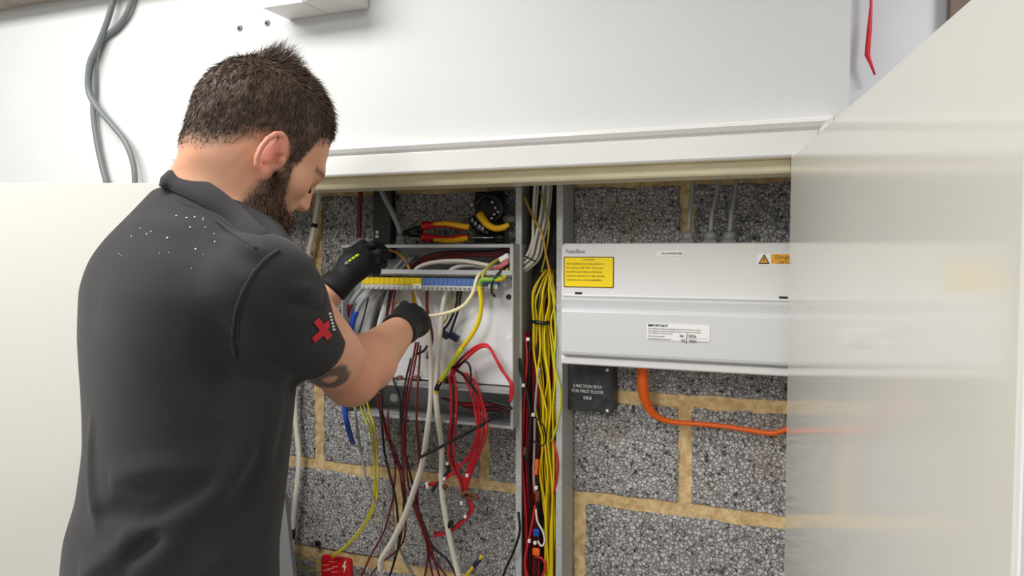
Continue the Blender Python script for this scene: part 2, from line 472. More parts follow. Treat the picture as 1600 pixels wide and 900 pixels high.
# chassis plate with rounded corners
def rrect(x0, x1, z0, z1, r, n=6):
    pts = []
    for cx, cz, a0 in ((x1 - r, z1 - r, 0), (x0 + r, z1 - r, 90), (x0 + r, z0 + r, 180), (x1 - r, z0 + r, 270)):
        for k in range(n + 1):
            a = math.radians(a0 + 90 * k / n); pts.append((cx + r * math.cos(a), cz + r * math.sin(a)))
    return pts
plate = MB().prism(rrect(ex0 + 0.004, ex1 - 0.014, zd2 + 0.004, zd1 - 0.006, 0.014), YP, YP + 0.002, 'y').build('chassis_plate', M['plate'], enc)
pr = rrect(ex0 + 0.004, ex1 - 0.014, zd2 + 0.004, zd1 - 0.006, 0.014)
MB().tube([(u, YP - 0.001, w) for u, w in pr + pr[:1]], 0.0022, 6, False).build('plate_rim', M['rim'], plate, True)
for px, py in ((795, 464), (795, 527), (553, 475), (693, 587)):
    q = P(px, py, YP)
    b = MB().cyl((q[0], YP - 0.0015, q[2]), (q[0], YP, q[2]), 0.006, 14)
    b.build('plate_hole', M['dark_void'] if py < 480 else M['white_label'], plate)
for px in (626, 652, 704):
    q = P(px, 597, YP)
    g = MB().tube([(q[0], YP - 0.012, q[2] + 0.003), (q[0], YP - 0.001, q[2] + 0.003)], [0.011, 0.013], 16).build('grommet', M['brass'], enc, True)
    MB().cyl((q[0], YP - 0.0128, q[2] + 0.003), (q[0], YP - 0.0121, q[2] + 0.003), 0.0065, 12).build('grommet_bore', M['dark_void'], g)
for px, py in ((617, 621), (637, 406)):
    q = P(px, py, YB - 0.03)
    MB().cyl((q[0], YB - 0.036, q[2]), (q[0], YB - 0.007, q[2]), 0.010, 16).build('entry_bush', M['white_label'], enc)
# earth and neutral terminal bars
bz1 = float(P(700, 437, YE + 0.01)[2]); bz0 = float(P(700, 447, YE + 0.01)[2])
for nm, xa, xc, m, n in (('earth_bar', 566, 660, 'w_yellow', 12), ('neutral_bar', 661, 776, 'w_blue', 16)):
    qa, qc = P(xa, 441, YE + 0.01)[0], P(xc, 441, YE + 0.01)[0]
    mm = M[m] if nm == 'earth_bar' else mat('neutral_bar_plastic', (92, 124, 186), 0.45)
    bar = MB().box((qa, YE + 0.006, bz0 + 0.001), (qc, YE + 0.028, bz1 + 0.003), 0.001).build(nm, mm, enc)
    MB().box((qa, YE + 0.004, bz0 - 0.010), (qc, YE + 0.030, bz0 + 0.001), 0.001).build('terminal_strip', M['galv'], bar)
    for k in range(n):
        x = qa + (qc - qa) * (k + 0.5) / n
        s = MB().cyl((x, YE + 0.0015, bz0 - 0.0045), (x, YE + 0.004, bz0 - 0.0045), 0.0028, 8)
        s.build('terminal_screw', M['chrome'], bar)
        MB().box((x - 0.0022, YE + 0.0048, bz0 + 0.003), (x + 0.0022, YE + 0.0062, bz1 + 0.003)).build('number_tab', M['white_label'] if m == 'w_blue' and k % 1 == 0 and False else mm, bar)
for px in (651, 769):
    q = P(px, 447, YE)
    b = MB().box((q[0] - 0.010, YE + 0.001, q[2] - 0.006), (q[0] + 0.010, YE + 0.006, q[2] + 0.004), 0.001).build('bar_bracket', M['white_label'], enc)
    MB().cyl((q[0], YE - 0.001, q[2] - 0.001), (q[0], YE + 0.001, q[2] - 0.001), 0.003, 10).build('screw', M['galv'], b)

# ---- consumer unit --------------------------------------------------------------
YU = 1.432
ux0 = float(P(876, 470, YU)[0]); ux1 = min(ux0 + 0.52, XE - 0.036)
uz1 = float(P(880, 380, YU)[2]); uz0 = float(P(880, 569, YU)[2])
unit = empty('consumer_unit', ((ux0 + ux1) / 2, YB, uz0), 'white steel consumer unit with closed flap, yellow caution label and handwritten date label', 'consumer unit')
def yprism(outline, y0, y1, bev, name, m, parent):
    bm = bmesh.new()
    vs = [bm.verts.new((u, y0, w)) for u, w in outline]; f = bm.faces.new(vs)
    r = bmesh.ops.extrude_face_region(bm, geom=[f])
    for v in r['geom']:
        if isinstance(v, bmesh.types.BMVert): v.co.y = y1
    bmesh.ops.recalc_face_normals(bm, faces=list(bm.faces))
    if bev:
        es = [e for e in bm.edges if all(abs(v.co.y - min(y0, y1)) < 1e-6 for v in e.verts)]
        bmesh.ops.bevel(bm, geom=es, offset=bev, segments=3, affect='EDGES', profile=0.5)
    bm.verts.index_update()
    V = [tuple(v.co) for v in bm.verts]; F = [[v.index for v in f.verts] for f in bm.faces]
    bm.free()
    return MB().add(V, F).build(name, m, parent)
yprism(rrect(ux0, ux1, uz0, uz1, 0.009), YU, YB - 0.002, 0.005, 'body', M['unit'], unit)
fz1 = float(P(880, 463, YU)[2]); fz0 = float(P(880, 553, YU)[2])
fx0 = ux0 + 0.002
prof = [(YU + 0.002, fz1 - 0.003), (YU - 0.012, fz1 - 0.003), (YU - 0.014, fz1 - 0.005), (YU - 0.0095, fz1 - 0.0225), (YU - 0.0165, fz1 - 0.0255), (YU - 0.0178, fz1 - 0.029), (YU - 0.0182, fz0 + 0.008), (YU - 0.0165, fz0 + 0.003), (YU - 0.010, fz0), (YU + 0.002, fz0)]
pm_ = np.array(prof).mean(0); fm = MB(); vs = []; npf = len(prof)
xs_ = [(fx0 + 0.0010, 0.88), (fx0 + 0.0025, 0.955), (fx0 + 0.006, 1.0), (ux1 - 0.010, 1.0), (ux1 - 0.006, 0.955), (ux1 - 0.004, 0.88)]
for x, s in xs_:
    vs += [(x, YU + 0.002 + (yy - YU - 0.002) * (0.35 + 0.65 * (s - 0.88) / 0.12), pm_[1] + (zz - pm_[1]) * s) for yy, zz in prof]
fs = [list(range(npf)), list(range((len(xs_) - 1) * npf, len(xs_) * npf))[::-1]]
for i in range(len(xs_) - 1):
    for k in range(npf): fs.append([i * npf + k, (i + 1) * npf + k, (i + 1) * npf + (k + 1) % npf, i * npf + (k + 1) % npf])
flap = fm.add(vs, fs).build('flap', M['unit_flap'], unit)
MB().box((ux0 + 0.004, YU - 0.004, fz1 + 0.0005), (ux1 - 0.002, YU + 0.002, fz1 + 0.0045), 0.0015, 2).build('flap_hinge', M['unit'], unit)
MB().box((ux0 + 0.003, YU - 0.008, uz0 + 0.002), (ux1 - 0.002, YU + 0.003, fz0 - 0.004), 0.003, 2).build('lower_rail', M['unit'], unit)
for px in (904, 1224):
    q = P(px, 458 if px < 1000 else 465, YU)
    MB().box((q[0] - 0.007, YU - 0.0015, q[2] - 0.002), (q[0] + 0.007, YU + 0.001, q[2] + 0.002)).build('latch_slot', M['black_plastic'], unit)
y_ = YU - 0.0006
def label(name, x0, y0, x1, y1, m, r=0.002, Y=None, parent=None):
    Y = Y or y_
    a, c = P(x0, y0, Y), P(x1, y1, Y)
    return MB().prism(rrect(a[0], c[0], c[2], a[2], r, 3), Y - 0.0004, Y + 0.0012, 'y').build(name, M[m], parent or unit), a, c
q = P(884, 395, YU)
text('brand_lettering', 'FuseBox', 0.0115, q[0], q[2] - 0.001, y_, M['grey_ink'], unit)
lb, a_, c_ = label('caution_label', 881, 401, 959, 450, 'brown_ink')
l2, a_, c_ = label('label_face', 882.5, 402.5, 957.5, 448.5, 'yellow_label', Y=y_ - 0.0006, parent=lb)
yt = y_ - 0.0013
wid = c_[0] - a_[0]
text('label_heading', 'CAUTION', 0.0052, (a_[0] + c_[0]) / 2, a_[2] - 0.0055, yt, M['brown_ink'], lb, 'CENTER')
for k, s in enumerate(('This installation has wiring colours to', 'two versions of BS 7671. Great care', 'should be taken before undertaking', 'extension, alteration or repair that all', 'conductors are correctly identified.')):
    text('label_line', s, 0.0054, a_[0] + 0.003, a_[2] - 0.0135 - k * 0.0078, yt, M['brown_ink'], lb, sx=0.93)
lb, a_, c_ = label('name_strip', 1026, 392, 1069, 400, 'white_label')
text('strip_lettering', 'NO POWER DB2', 0.0052, a_[0] + 0.009, c_[2] + 0.003, yt, M['black_ink'], lb)
lb, a_, c_ = label('danger_label', 1183, 396, 1254, 415, 'white_label')
ta = P(1185, 412, y_); tb = P(1203, 397, y_)
def tri(x0, x1, z0, z1, y, m, nm, par):
    return MB().prism([(x0, z0), (x1, z0), ((x0 + x1) / 2, z1)], y - 0.0003, y, 'y').build(nm, m, par)
tri(ta[0], tb[0], ta[2], tb[2], yt, M['black_ink'], 'warning_triangle', lb)
w_ = tb[0] - ta[0]; h_ = tb[2] - ta[2]
tri(ta[0] + 0.14 * w_, tb[0] - 0.14 * w_, ta[2] + 0.10 * h_, tb[2] - 0.20 * h_, yt - 0.0004, M['orange_label'], 'warning_triangle_face', lb)
cx_, cz_ = (ta[0] + tb[0]) / 2, ta[2] + 0.36 * h_
MB().prism([(cx_ + .02 * w_, cz_ + .3 * h_), (cx_ - .08 * w_, cz_ - .02 * h_), (cx_ + .0 * w_, cz_ - .0 * h_), (cx_ - .03 * w_, cz_ - .22 * h_), (cx_ + .08 * w_, cz_ + .08 * h_), (cx_ + .0 * w_, cz_ + .06 * h_), (cx_ + .08 * w_, cz_ + .3 * h_)], yt - 0.0011, yt - 0.0007, 'y').build('bolt_symbol', M['black_ink'], lb)
oa, oc = P(1205, 397, y_), P(1251, 412, y_)
MB().prism(rrect(oa[0], oc[0], oc[2], oa[2], 0.001, 2), yt - 0.0003, yt, 'y').build('orange_field', M['orange_label'], lb)
text('danger_lettering', 'Danger', 0.0098, oa[0] + 0.0065, oa[2] - 0.0085, yt - 0.0006, M['brown_ink'], lb)
text('voltage_lettering', '230 Volts', 0.006, oa[0] + 0.013, oa[2] - 0.0165, yt - 0.0006, M['brown_ink'], lb)
Yl = YU - 0.0190
lb, a_, c_ = label('date_label', 1011, 505, 1109, 535, 'white_label', 0.004, Y=Yl)
yt2 = Yl - 0.0007
text('date_heading', 'IMPORTANT', 0.0066, a_[0] + 0.002, a_[2] - 0.0058, yt2, M['black_ink'], lb, bold=0.0002)
for k, wd in enumerate((0.93, 0.93, 0.44)):
    z = a_[2] - 0.0105 - k * 0.0042
    text('date_line', 'This installation should be periodically inspected and tested and a report'[:75 if k < 2 else 36], 0.0034, a_[0] + 0.002, z, yt2, M['grey_ink'], lb, sx=0.96)
text('date_line', 'Date of last inspection', 0.0034, a_[0] + 0.002, a_[2] - 0.0245, yt2, M['black_ink'], lb)
text('date_line', 'Recommended date of next inspection', 0.0034, a_[0] + 0.002, a_[2] - 0.0295, yt2, M['black_ink'], lb, sx=0.8)
for k in range(2):
    MB().box((a_[0] + 0.075, yt2, a_[2] - 0.0252 - 0.005 * k), (c_[0] - 0.003, yt2 + 0.0003, a_[2] - 0.0249 - 0.005 * k)).build('ruled_line', M['grey_ink'], lb)
text('handwriting', '04', 0.0072, a_[0] + 0.060, a_[2] - 0.0235, yt2, M['black_ink'], lb, bold=0.0001, rot=0.1)
text('handwriting', '2026', 0.0072, a_[0] + 0.076, a_[2] - 0.0230, yt2, M['black_ink'], lb, bold=0.0001, rot=0.05)
text('handwriting', '02', 0.0072, a_[0] + 0.063, a_[2] - 0.0318, yt2, M['black_ink'], lb, bold=0.0001, rot=0.05)
text('handwriting', '2031', 0.0072, a_[0] + 0.077, a_[2] - 0.0318, yt2, M['black_ink'], lb, bold=0.0001, rot=0.05)
MB().tube([(a_[0] + 0.0735, yt2, a_[2] - 0.016), (a_[0] + 0.0725, yt2, a_[2] - 0.035)], 0.0006, 6).build('handwriting', M['black_ink'], lb)

# cable glands with their grey cables on top of the unit
def gland(px, py, Y, zbase, r, name, lab, m='w_grey', group=None):
    q = P(px, py, Y); x = q[0]
    g = empty(name, (x, Y, zbase), lab, 'cable gland', group)
    MB().tube([(x, Y, zbase), (x, Y, zbase + 0.006)], r * 1.15, 6).build('lock_nut', M[m], g)
    MB().tube([(x, Y, zbase + 0.006), (x, Y, zbase + 0.014), (x, Y, zbase + 0.019), (x, Y, zbase + 0.021)], [r, r, r * 0.8, r * 0.55], 14).build('dome_cap', M[m], g, True)
    return x
for k, (px, top, lab) in enumerate(((1075, 1082, 'grey cable gland, leftmost of three on the consumer unit'), (1110, 1122, 'grey cable gland, middle of three on the consumer unit'), (1140, 1150, 'grey cable gland, rightmost of three on the consumer unit'))):
    gx = gland(px, 378, 1.49, uz1, 0.012, 'cable_gland', lab, group='glands on the consumer unit')
    t = P(top, 285, 1.50)
    c = MB().tube(catmull([(gx, 1.49, uz1 + 0.02), (gx + 0.003, 1.49, uz1 + 0.06), t, (t[0] + 0.004, 1.50, t[2] + 0.15)]), 0.0042, 10).build('grey_cable', M['w_grey'], None, True)
    tag(c, 'grey cable rising from the ' + ('left', 'middle', 'right')[k] + ' gland of the consumer unit', 'cable', 'cables above the consumer unit')
q = P(1127, 331, YB - 0.006)
MB().tube([(q[0] + 0.004 * math.cos(t * math.pi / 6), YB - 0.006, q[2] + 0.004 * math.sin(t * math.pi / 6)) for t in range(13)], 0.0014, 6, False)
ring = MB().tube([(q[0] + 0.0036 * math.cos(t * math.pi / 8), YB - 0.004, q[2] + 0.0036 * math.sin(t * math.pi / 8)) for t in range(17)], 0.0014, 6, False).build('wall_plug', M['white_label'], None, True)
tag(ring, 'small white ring of a wall plug in the dark block', 'wall plug')

# ---- black junction box -----------------------------------------------------------
YJ = 1.518
ja, jc = P(880, 566, YJ), P(957, 645, YJ)
jb = empty('junction_box', ((ja[0] + jc[0]) / 2, YB, jc[2]), 'black metal junction box with white stencilled lettering under the consumer unit', 'junction box')
MB().box((ja[0], YJ + 0.004, jc[2]), (jc[0], YB - 0.001, ja[2]), 0.002).build('body', M['black_box'], jb)
MB().box((ja[0] - 0.001, YJ, jc[2] - 0.001), (jc[0] + 0.001, YJ + 0.004, ja[2] + 0.001), 0.0012).build('lid', M['black_box'], jb)
for px, py in ((884, 578), (949, 578), (884, 637), (949, 642)):
    q = P(px, py, YJ)
    s = MB().tube([(q[0], YJ, q[2]), (q[0], YJ - 0.002, q[2]), (q[0], YJ - 0.0035, q[2])], [0.0044, 0.0042, 0.0022], 12).build('lid_screw', M['chrome'], jb, True)
jx = (ja[0] + jc[0]) / 2
for s, py, w in (('JUNCTION BOX', 606, 0.0092), ('FOR FIRST FLOOR', 614, 0.0092), ('DB.B', 624, 0.0092)):
    q = P(918, py, YJ)
    text('stencil_lettering', s, w, jx, q[2], YJ - 0.0003, M['white_ink'], jb, 'CENTER', sx=0.92)

# ---- galvanised cable trunking ------------------------------------------------------
YT = 1.482
ta_, tc_ = float(P(806, 600, YT)[0]), float(P(879, 600, YT)[0])
tz0, tz1 = 0.55, 1.95
tr = empty('cable_trunking', ((ta_ + tc_) / 2, YB, tz0), 'upright galvanised steel trunking with open front full of wires', 'trunking')
MB().box((ta_, YB - 0.005, tz0), (tc_, YB - 0.002, tz1)).build('back_plate', M['dark_void'], tr)  # dark colour stands in for the side walls' shadow on the back
for s, x in ((1, ta_), (-1, tc_)):
    MB().box((x, YT, tz0), (x + s * 0.002, YB - 0.005, tz1)).build('side_wall', M['galv'], tr)
    MB().box((x, YT - 0.0018, tz0), (x + s * 0.0135, YT, tz1), 0.0006).build('front_lip', M['galv'], tr)
for px, py in ((801, 398), (801, 640), (801, 655)):
    q = P(px, py, YT + 0.02)
    MB().tube([(ta_ - 0.006, YT + 0.03, q[2]), (ta_, YT + 0.03, q[2])], 0.008, 6).build('coupling_nut', M['chrome'], tr)

# ================================================================== wires and cables
def wire(name, m, r, pts, lab, group=None, cat='wire', per=6, n=8, jit=0.0, off=(0, 0), dy=0.0, tip=None, taper=None, front=True):
    FYC[0] = (FYC[0] + 0.0031) % 0.011
    if front and pts[0][0] < 806: pts = [(x, y, min(Y, FYB + FYC[0]) if 585 < y < 690 else (Y if y > 690 else min(Y, YP - 0.006))) for x, y, Y in pts]
    q = [P(x + off[0], y + off[1], min(Y + dy + WDY[0], 1.551)) for x, y, Y in pts]
    if jit: q = [a + np.random.uniform(-jit, jit, 3) for a in q]
    c = catmull(q, per)
    o = MB().tube(c, r if taper is None else taper, n).build(name, M[m], None, True)
    tag(o, lab, cat, group)
    if tip:                                   # bared copper end
        d = c[0] - c[1]; d /= np.linalg.norm(d)
        MB().tube([c[0] - d * 0.002, c[0] + d * tip], r * 0.5, 6).build('bare_copper', M['copper'], o, True)
    return o
FYB = 1.427; FYC = [0.0]; WDY = [0.0]
def sleeve(parent, m, pts, r, name='sleeve', cap=True):
    pts = [(x, y, min(Y, FYB + FYC[0] - 0.0003) if 585 < y < 690 and x < 800 and x > 500 else (Y if y > 690 or x < 500 else min(Y, YP - 0.0063))) for x, y, Y in pts]
    q = catmull([P(*p) for p in pts], 6)
    return MB().tube(q, r, 8, cap).build(name, M[m], parent, True)

ORD = ['first', 'second', 'third', 'fourth', 'fifth', 'sixth', 'seventh', 'eighth', 'ninth', 'tenth', 'eleventh', 'twelfth', 'thirteenth', 'fourteenth', 'fifteenth', 'last']
def z0(l, Y): return [(x, y, Y) for x, y in l]
# --- left side of the cupboard
w = wire('white_conduit', 'w_white', 0.0068, [(500, 290, 1.53), (491, 352, 1.53), (477, 425, 1.53), (468, 520, 1.53), (461, 600, 1.53), (462, 660, 1.53), (467, 720, 1.53), (460, 790, 1.53), (456, 840, 1.53), (457, 920, 1.53)], 'thick white cable running down the blockwork beside the man', cat='cable', n=10, front=False)
sleeve(w, 'w_black', [(491.6, 349, 1.53), (490.6, 355, 1.53)], 0.0078, 'clip')
sleeve(w, 'w_black', [(456.8, 826, 1.53), (456, 842, 1.53)], 0.0078, 'tape')
for k, (ya, yb) in enumerate(((871, 877), (885, 892))):
    wire('brass_wire', 'w_olive', 0.0016, [(460, ya, 1.525), (480, ya + 2, 1.525), (492, yb, 1.53), (508, yb + 2, 1.535)], ('upper' if k == 0 else 'lower') + ' thin brass wire reaching from the white cable to the red tag', front=False)
wire('red_pipe', 'w_dred', 0.0055, z0([(564, 285, ), (562, 330), (561, 372)], 1.535), 'dark red cable on the blockwork above the raised glove', cat='cable', front=False)
# black strip with white marks
qa, qc = P(582, 300, 1.53), P(611, 405, 1.53)
bs = MB().box((qa[0], 1.53, qc[2]), (qc[0], 1.555, qa[2] + 0.06), 0.003).build('black_trunking', M['black_plastic'])
tag(bs, 'short black plastic trunking on the wall above the raised glove', 'trunking')
q = P(589, 366, 1.529)
MB().box((q[0] - 0.004, 1.5285, q[2] - 0.008), (q[0] + 0.004, 1.5299, q[2] - 0.002)).box((q[0] - 0.003, 1.5285, q[2] + 0.001), (q[0] + 0.004, 1.5299, q[2] + 0.008)).build('white_mark', M['white_ink'], bs)
gx = gland(627, 382, 1.50, ez1, 0.0115, 'cable_gland', 'pale grey cable gland on top of the open enclosure beside the pliers', 'w_grey')
wire('grey_cable', 'w_grey', 0.0058, [(626, 366, 1.50), (621, 350, 1.50), (611, 328, 1.51), (597, 300, 1.52), (590, 270, 1.52)], 'grey cable bending down into the gland beside the pliers', cat='cable', n=10)

# --- cables at the left of the open enclosure
A = wire('grey_tail', 'w_grey', 0.0052, [(600, 400, 1.485), (590, 418, 1.47), (576, 441, 1.468), (560, 458, 1.468), (547, 476, 1.468), (541, 496, 1.468), (541, 515, 1.47), (548, 545, 1.48)], 'grey meter tail with dark red sleeve, leftmost cable in the enclosure', cat='cable', n=10)
sleeve(A, 'w_dred', [(547.5, 475, 1.4675), (541, 496, 1.4675), (541, 515, 1.4695), (548, 545, 1.4795)], 0.0062)
A = wire('grey_tail', 'w_grey', 0.0050, [(640, 395, 1.49), (618, 420, 1.475), (590, 450, 1.468), (570, 466, 1.468), (558, 485, 1.468), (551, 505, 1.468), (546, 540, 1.47), (537, 590, 1.49), (537, 628, 1.50), (542, 660, 1.50), (551, 691, 1.50)], 'grey cable with long bright blue sleeve hanging below the elbow', cat='cable', n=10)
sleeve(A, 'w_blue', [(557.5, 486, 1.4675), (551, 505, 1.4675), (546, 540, 1.4695), (537, 590, 1.4895), (537, 628, 1.4995), (542, 660, 1.4995), (551, 692, 1.4995)], 0.0061)
wire('black_wire', 'w_black', 0.0018, z0([(602, 440), (580, 455), (571, 485), (563, 515), (555, 550)], 1.475), 'thin black wire between the blue sleeved cable and a grey one')
wire('grey_cable', 'w_dgrey', 0.0055, [(648, 400, 1.475), (628, 420, 1.46), (607, 444, 1.46), (592, 468, 1.465), (583, 500, 1.47), (574, 550, 1.48)], 'dark grey cable slanting across the yellow earth bar', cat='cable', n=10)
wire('grey_cable', 'w_grey', 0.0050, [(600, 455, 1.472), (590, 490, 1.475), (580, 525, 1.48), (572, 560, 1.485)], 'grey cable passing behind the forearm', cat='cable')
wire('black_wire', 'w_black', 0.0018, z0([(606, 448), (594, 480), (587, 510), (580, 550)], 1.472), 'thin black wire just right of the grey cables')
for k, pts in enumerate(([(614, 450), (607, 485), (599, 520), (597, 545)], [(618, 450), (613, 485), (609, 520), (606, 545)], [(610, 452), (604, 490), (601, 530), (600, 550)])):
    wire('dark_red_wire', 'w_dred' if k < 2 else 'w_black', 0.0022, z0(pts, 1.475), ('left dark red', 'right dark red', 'black')[k] + ' wire dropping from the earth bar behind the right wrist', 'dark wires behind the right wrist')
wire('yellow_wire', 'w_ochre', 0.0028, z0([(644, 448), (645, 470), (644, 490)], 1.475), 'short ochre wire from the earth bar behind the right glove')
wire('yellow_wire', 'w_yellow', 0.0020, z0([(648, 448), (648, 468), (648, 488)], 1.477), 'short thin yellow wire behind the right glove')
wire('ochre_wire', 'w_ochre', 0.0030, [(601, 391, 1.49), (611, 391, 1.485), (625, 398, 1.475), (635, 410, 1.465), (642, 428, 1.46), (646, 436, 1.465)], 'ochre wire held in the raised left glove', tip=0.004)
wire('dark_red_wire', 'w_dred', 0.0036, [(668, 448, 1.47), (667, 478, 1.47), (672, 505, 1.47), (675, 530, 1.475), (668, 560, 1.48)], 'thick dark red wire dropping from the neutral bar beside the glove')

# --- white cables
wire('white_cable', 'w_white', 0.0060, [(698, 448, 1.468), (692, 480, 1.465), (688, 520, 1.462), (684, 570, 1.462), (681, 615, 1.462), (684, 650, 1.465), (690, 700, 1.47), (690, 760, 1.48), (696, 805, 1.48), (706, 856, 1.48), (722, 920, 1.48)], 'long white cable hanging from the neutral bar to the bottom right', cat='cable', n=10, taper=[0.0048, 0.006, 0.0062, 0.0062])
wire('white_cable', 'w_white', 0.0052, [(594, 893, 1.46), (596, 874, 1.46), (612, 848, 1.462), (632, 807, 1.465), (648, 762, 1.465), (660, 722, 1.465), (668, 668, 1.463), (673, 620, 1.463), (673, 560, 1.463), (668, 510, 1.468), (658, 478, 1.47), (647, 450, 1.475)], 'long white cable swinging down left to a cut end', cat='cable', n=10, taper=[0.0066, 0.0068, 0.006, 0.005, 0.0046])
wire('cream_wire', 'w_cream', 0.0039, [(621, 476, 1.40), (630, 484, 1.40), (637, 490, 1.40), (652, 494, 1.40), (678, 493, 1.412), (705, 487, 1.425), (726, 476, 1.43), (739, 457, 1.432), (745, 436, 1.435), (753, 425, 1.45), (770, 419, 1.47)], 'cream wire pinched in the right glove, its end stripped', cat='wire', tip=0.011, n=10)
# --- earths
Y9 = wire('yellow_wire', 'w_yellow', 0.0047, [(793, 420, 1.46), (786, 434, 1.445), (770, 437, 1.435), (753, 438, 1.432), (750, 450, 1.433), (752, 475, 1.435), (748, 502, 1.437), (736, 525, 1.44), (718, 548, 1.443), (704, 570, 1.445), (690, 592, 1.447), (683, 605, 1.447), (681, 616, 1.447), (680, 622, 1.447)], 'thick yellow earth wire curving down across the back plate', n=10)
sleeve(Y9, 'w_lime', [(722, 544, 1.4425), (704, 570, 1.4445), (690, 592, 1.4465)], 0.0052, 'green_sleeve')
sleeve(Y9, 'w_black', [(688.5, 594.5, 1.447), (683, 605, 1.447), (682, 610, 1.447)], 0.0056, 'tape')
sleeve(Y9, 'w_green', [(786, 434, 1.4448), (770, 437, 1.4348), (753, 438, 1.4318), (750, 446, 1.4326)], 0.0050, 'green_sleeve')
q = [P(680, 622, 1.447), P(678, 628, 1.446)]
MB().tube(q, 0.0022, 6).build('bare_copper', M['copper'], Y9, True)
wire('green_yellow_wire', 'w_olive', 0.0036, [(797, 398, 1.48), (780, 405, 1.465), (765, 415, 1.452), (756, 427, 1.442), (752, 440, 1.436)], 'green and yellow earth wire rising to the white connector')
wire('black_wire', 'w_black', 0.0026, [(793, 416, 1.46), (778, 428, 1.438), (770, 440, 1.433), (768, 455, 1.437), (774, 464, 1.44)], 'short black wire with cut end beside the yellow earth wire')
wire('yellow_wire', 'w_olive', 0.0022, z0([(708, 448), (704, 475), (698, 498), (690, 508)], 1.478), 'thin yellow wire from the neutral bar behind the cream wire')
# --- black tails with terminals
for k, (pts, b, lab) in enumerate(((((716, 448), (712, 480), (701, 505), (692, 516)), (694, 522), 'left'), (((721, 448), (717, 480), (709, 505), (703, 522)), (709, 526), 'right'))):
    w = wire('black_wire', 'w_black', 0.0030, z0(pts, 1.472), lab + ' black wire of the pair ending in dark blocks on the back plate')
    q = P(b[0], b[1], 1.468); rt = Matrix.Rotation(0.5, 3, 'Y')
    m_ = MB().box((-0.011, -0.006, -0.007), (0.012, 0.006, 0.007), 0.001)
    m_.v = [tuple(rt @ Vector(v) + Vector(q)) for v in m_.v]
    m_.build('terminal_block', M['w_navy'], w)
wire('black_wire', 'w_black', 0.0028, z0([(668, 540), (662, 548), (654, 552), (649, 556)], 1.47), 'short black stub just below the right glove')
# --- red wires of the right half
RG = 'red wires looped on the right of the enclosure'
wire('red_wire', 'w_red', 0.0032, [(704, 588, 1.475), (710, 572, 1.465), (730, 552, 1.455), (750, 539, 1.45), (762, 540, 1.45), (772, 555, 1.448), (784, 578, 1.447), (799, 598, 1.447), (801, 612, 1.45), (797, 628, 1.46)], 'red wire in a high loop to the enclosure edge, outer strand', tip=None)
wire('red_wire', 'w_red', 0.0032, [(708, 586, 1.475), (714, 576, 1.463), (732, 557, 1.453), (750, 543, 1.447), (764, 543, 1.447), (775, 561, 1.445), (788, 583, 1.444), (798, 600, 1.444), (797, 620, 1.455)], 'red wire in a high loop to the enclosure edge, inner strand')
wire('red_wire', 'w_dred', 0.0026, z0([(706, 583), (716, 566), (733, 549), (744, 541)], 1.458), 'dark red wire ending halfway up the red loop')
wire('black_wire', 'w_black', 0.0024, z0([(706, 574), (715, 571), (726, 565), (733, 570), (736, 585), (734, 598)], 1.452), 'small black wire loop beside the red bundle')
wire('black_wire', 'w_black', 0.0030, z0([(705, 575), (716, 580), (728, 590), (740, 606), (755, 622), (775, 630), (797, 636)], 1.458), 'black wire leaving the red bundle to the lower right corner')
for k in range(3):
    wire('red_wire', 'w_red' if k != 1 else 'w_dred', 0.0025, [(702 + 4.2 * k, 588, 1.468), (704 + 4.5 * k, 615, 1.462), (705 + 4.2 * k, 650, 1.46), (701 + 4.2 * k, 690, 1.465), (701 + 4.2 * k, 712, 1.47), (709 + 3.2 * k, 735, 1.475), (718 + 2.6 * k, 752, 1.48), (722 + 2.4 * k, 772, 1.485)], ('left red', 'middle dark red', 'right red')[k] + ' wire in the left strand of the hanging bundle', 'left strand of the red bundle', jit=0.0012)
for k in range(4):
    wire('red_wire', 'w_red', 0.0025, [(722 + 3.4 * k, 582 + k, 1.462), (731 + 4.2 * k, 600, 1.455), (741 + 4.6 * k, 630, 1.452), (746 + 4.6 * k, 655, 1.452), (746 + 4.2 * k, 680, 1.458), (737 + 4.6 * k, 707, 1.465), (729 + 3.2 * k, 735, 1.475), (723 + 2.6 * k, 758, 1.483), (724 + 2.2 * k, 774, 1.487)], 'red wire in the right strand of the hanging bundle, ' + ORD[k] + ' from the left', 'right strand of the red bundle', jit=0.0012)
for k in range(2):
    wire('red_wire', 'w_red', 0.0026, [(742 + 4 * k, 640, 1.455), (745 + 3 * k, 675, 1.46), (734 + 2 * k, 708, 1.467), (718, 728 + 2 * k, 1.475), (702, 742 + 2 * k, 1.478), (685, 752 + 3 * k, 1.48), (664, 758 + 3 * k, 1.482)], ('upper' if k == 0 else 'lower') + ' red wire swinging left behind the white cable')
wire('black_wire', 'w_black', 0.0036, z0([(703, 722), (699, 738), (690, 750), (680, 760), (675, 768)], 1.478), 'short black wire ending beside the white cable')
for k in range(3):
    wire('red_wire', 'w_red' if k else 'w_dred', 0.0029, [(727 + 2 * k, 774, 1.485), (733 + 2 * k, 786, 1.487), (735 + 2 * k, 796, 1.487), (727 + k, 808 + k, 1.487), (711, 822 + 2 * k, 1.487), (695, 832 + k, 1.49), (679, 832 + 3 * k, 1.495)], 'red wire tail curling left below the brown clip, ' + ('upper', 'middle', 'lower')[k] + ' one', 'red tails below the clip', jit=0.0006)
cl = P(733, 774, 1.48)
c = MB()
for t in range(1):
    c.tube(catmull([cl + np.array((-0.018, 0, -0.004)), cl + np.array((-0.008, -0.003, 0.006)), cl + np.array((0.006, -0.003, 0.007)), cl + np.array((0.020, 0, -0.004)), cl + np.array((0.006, 0.003, -0.006)), cl + np.array((-0.016, 0.002, -0.006))]), 0.0045, 8)
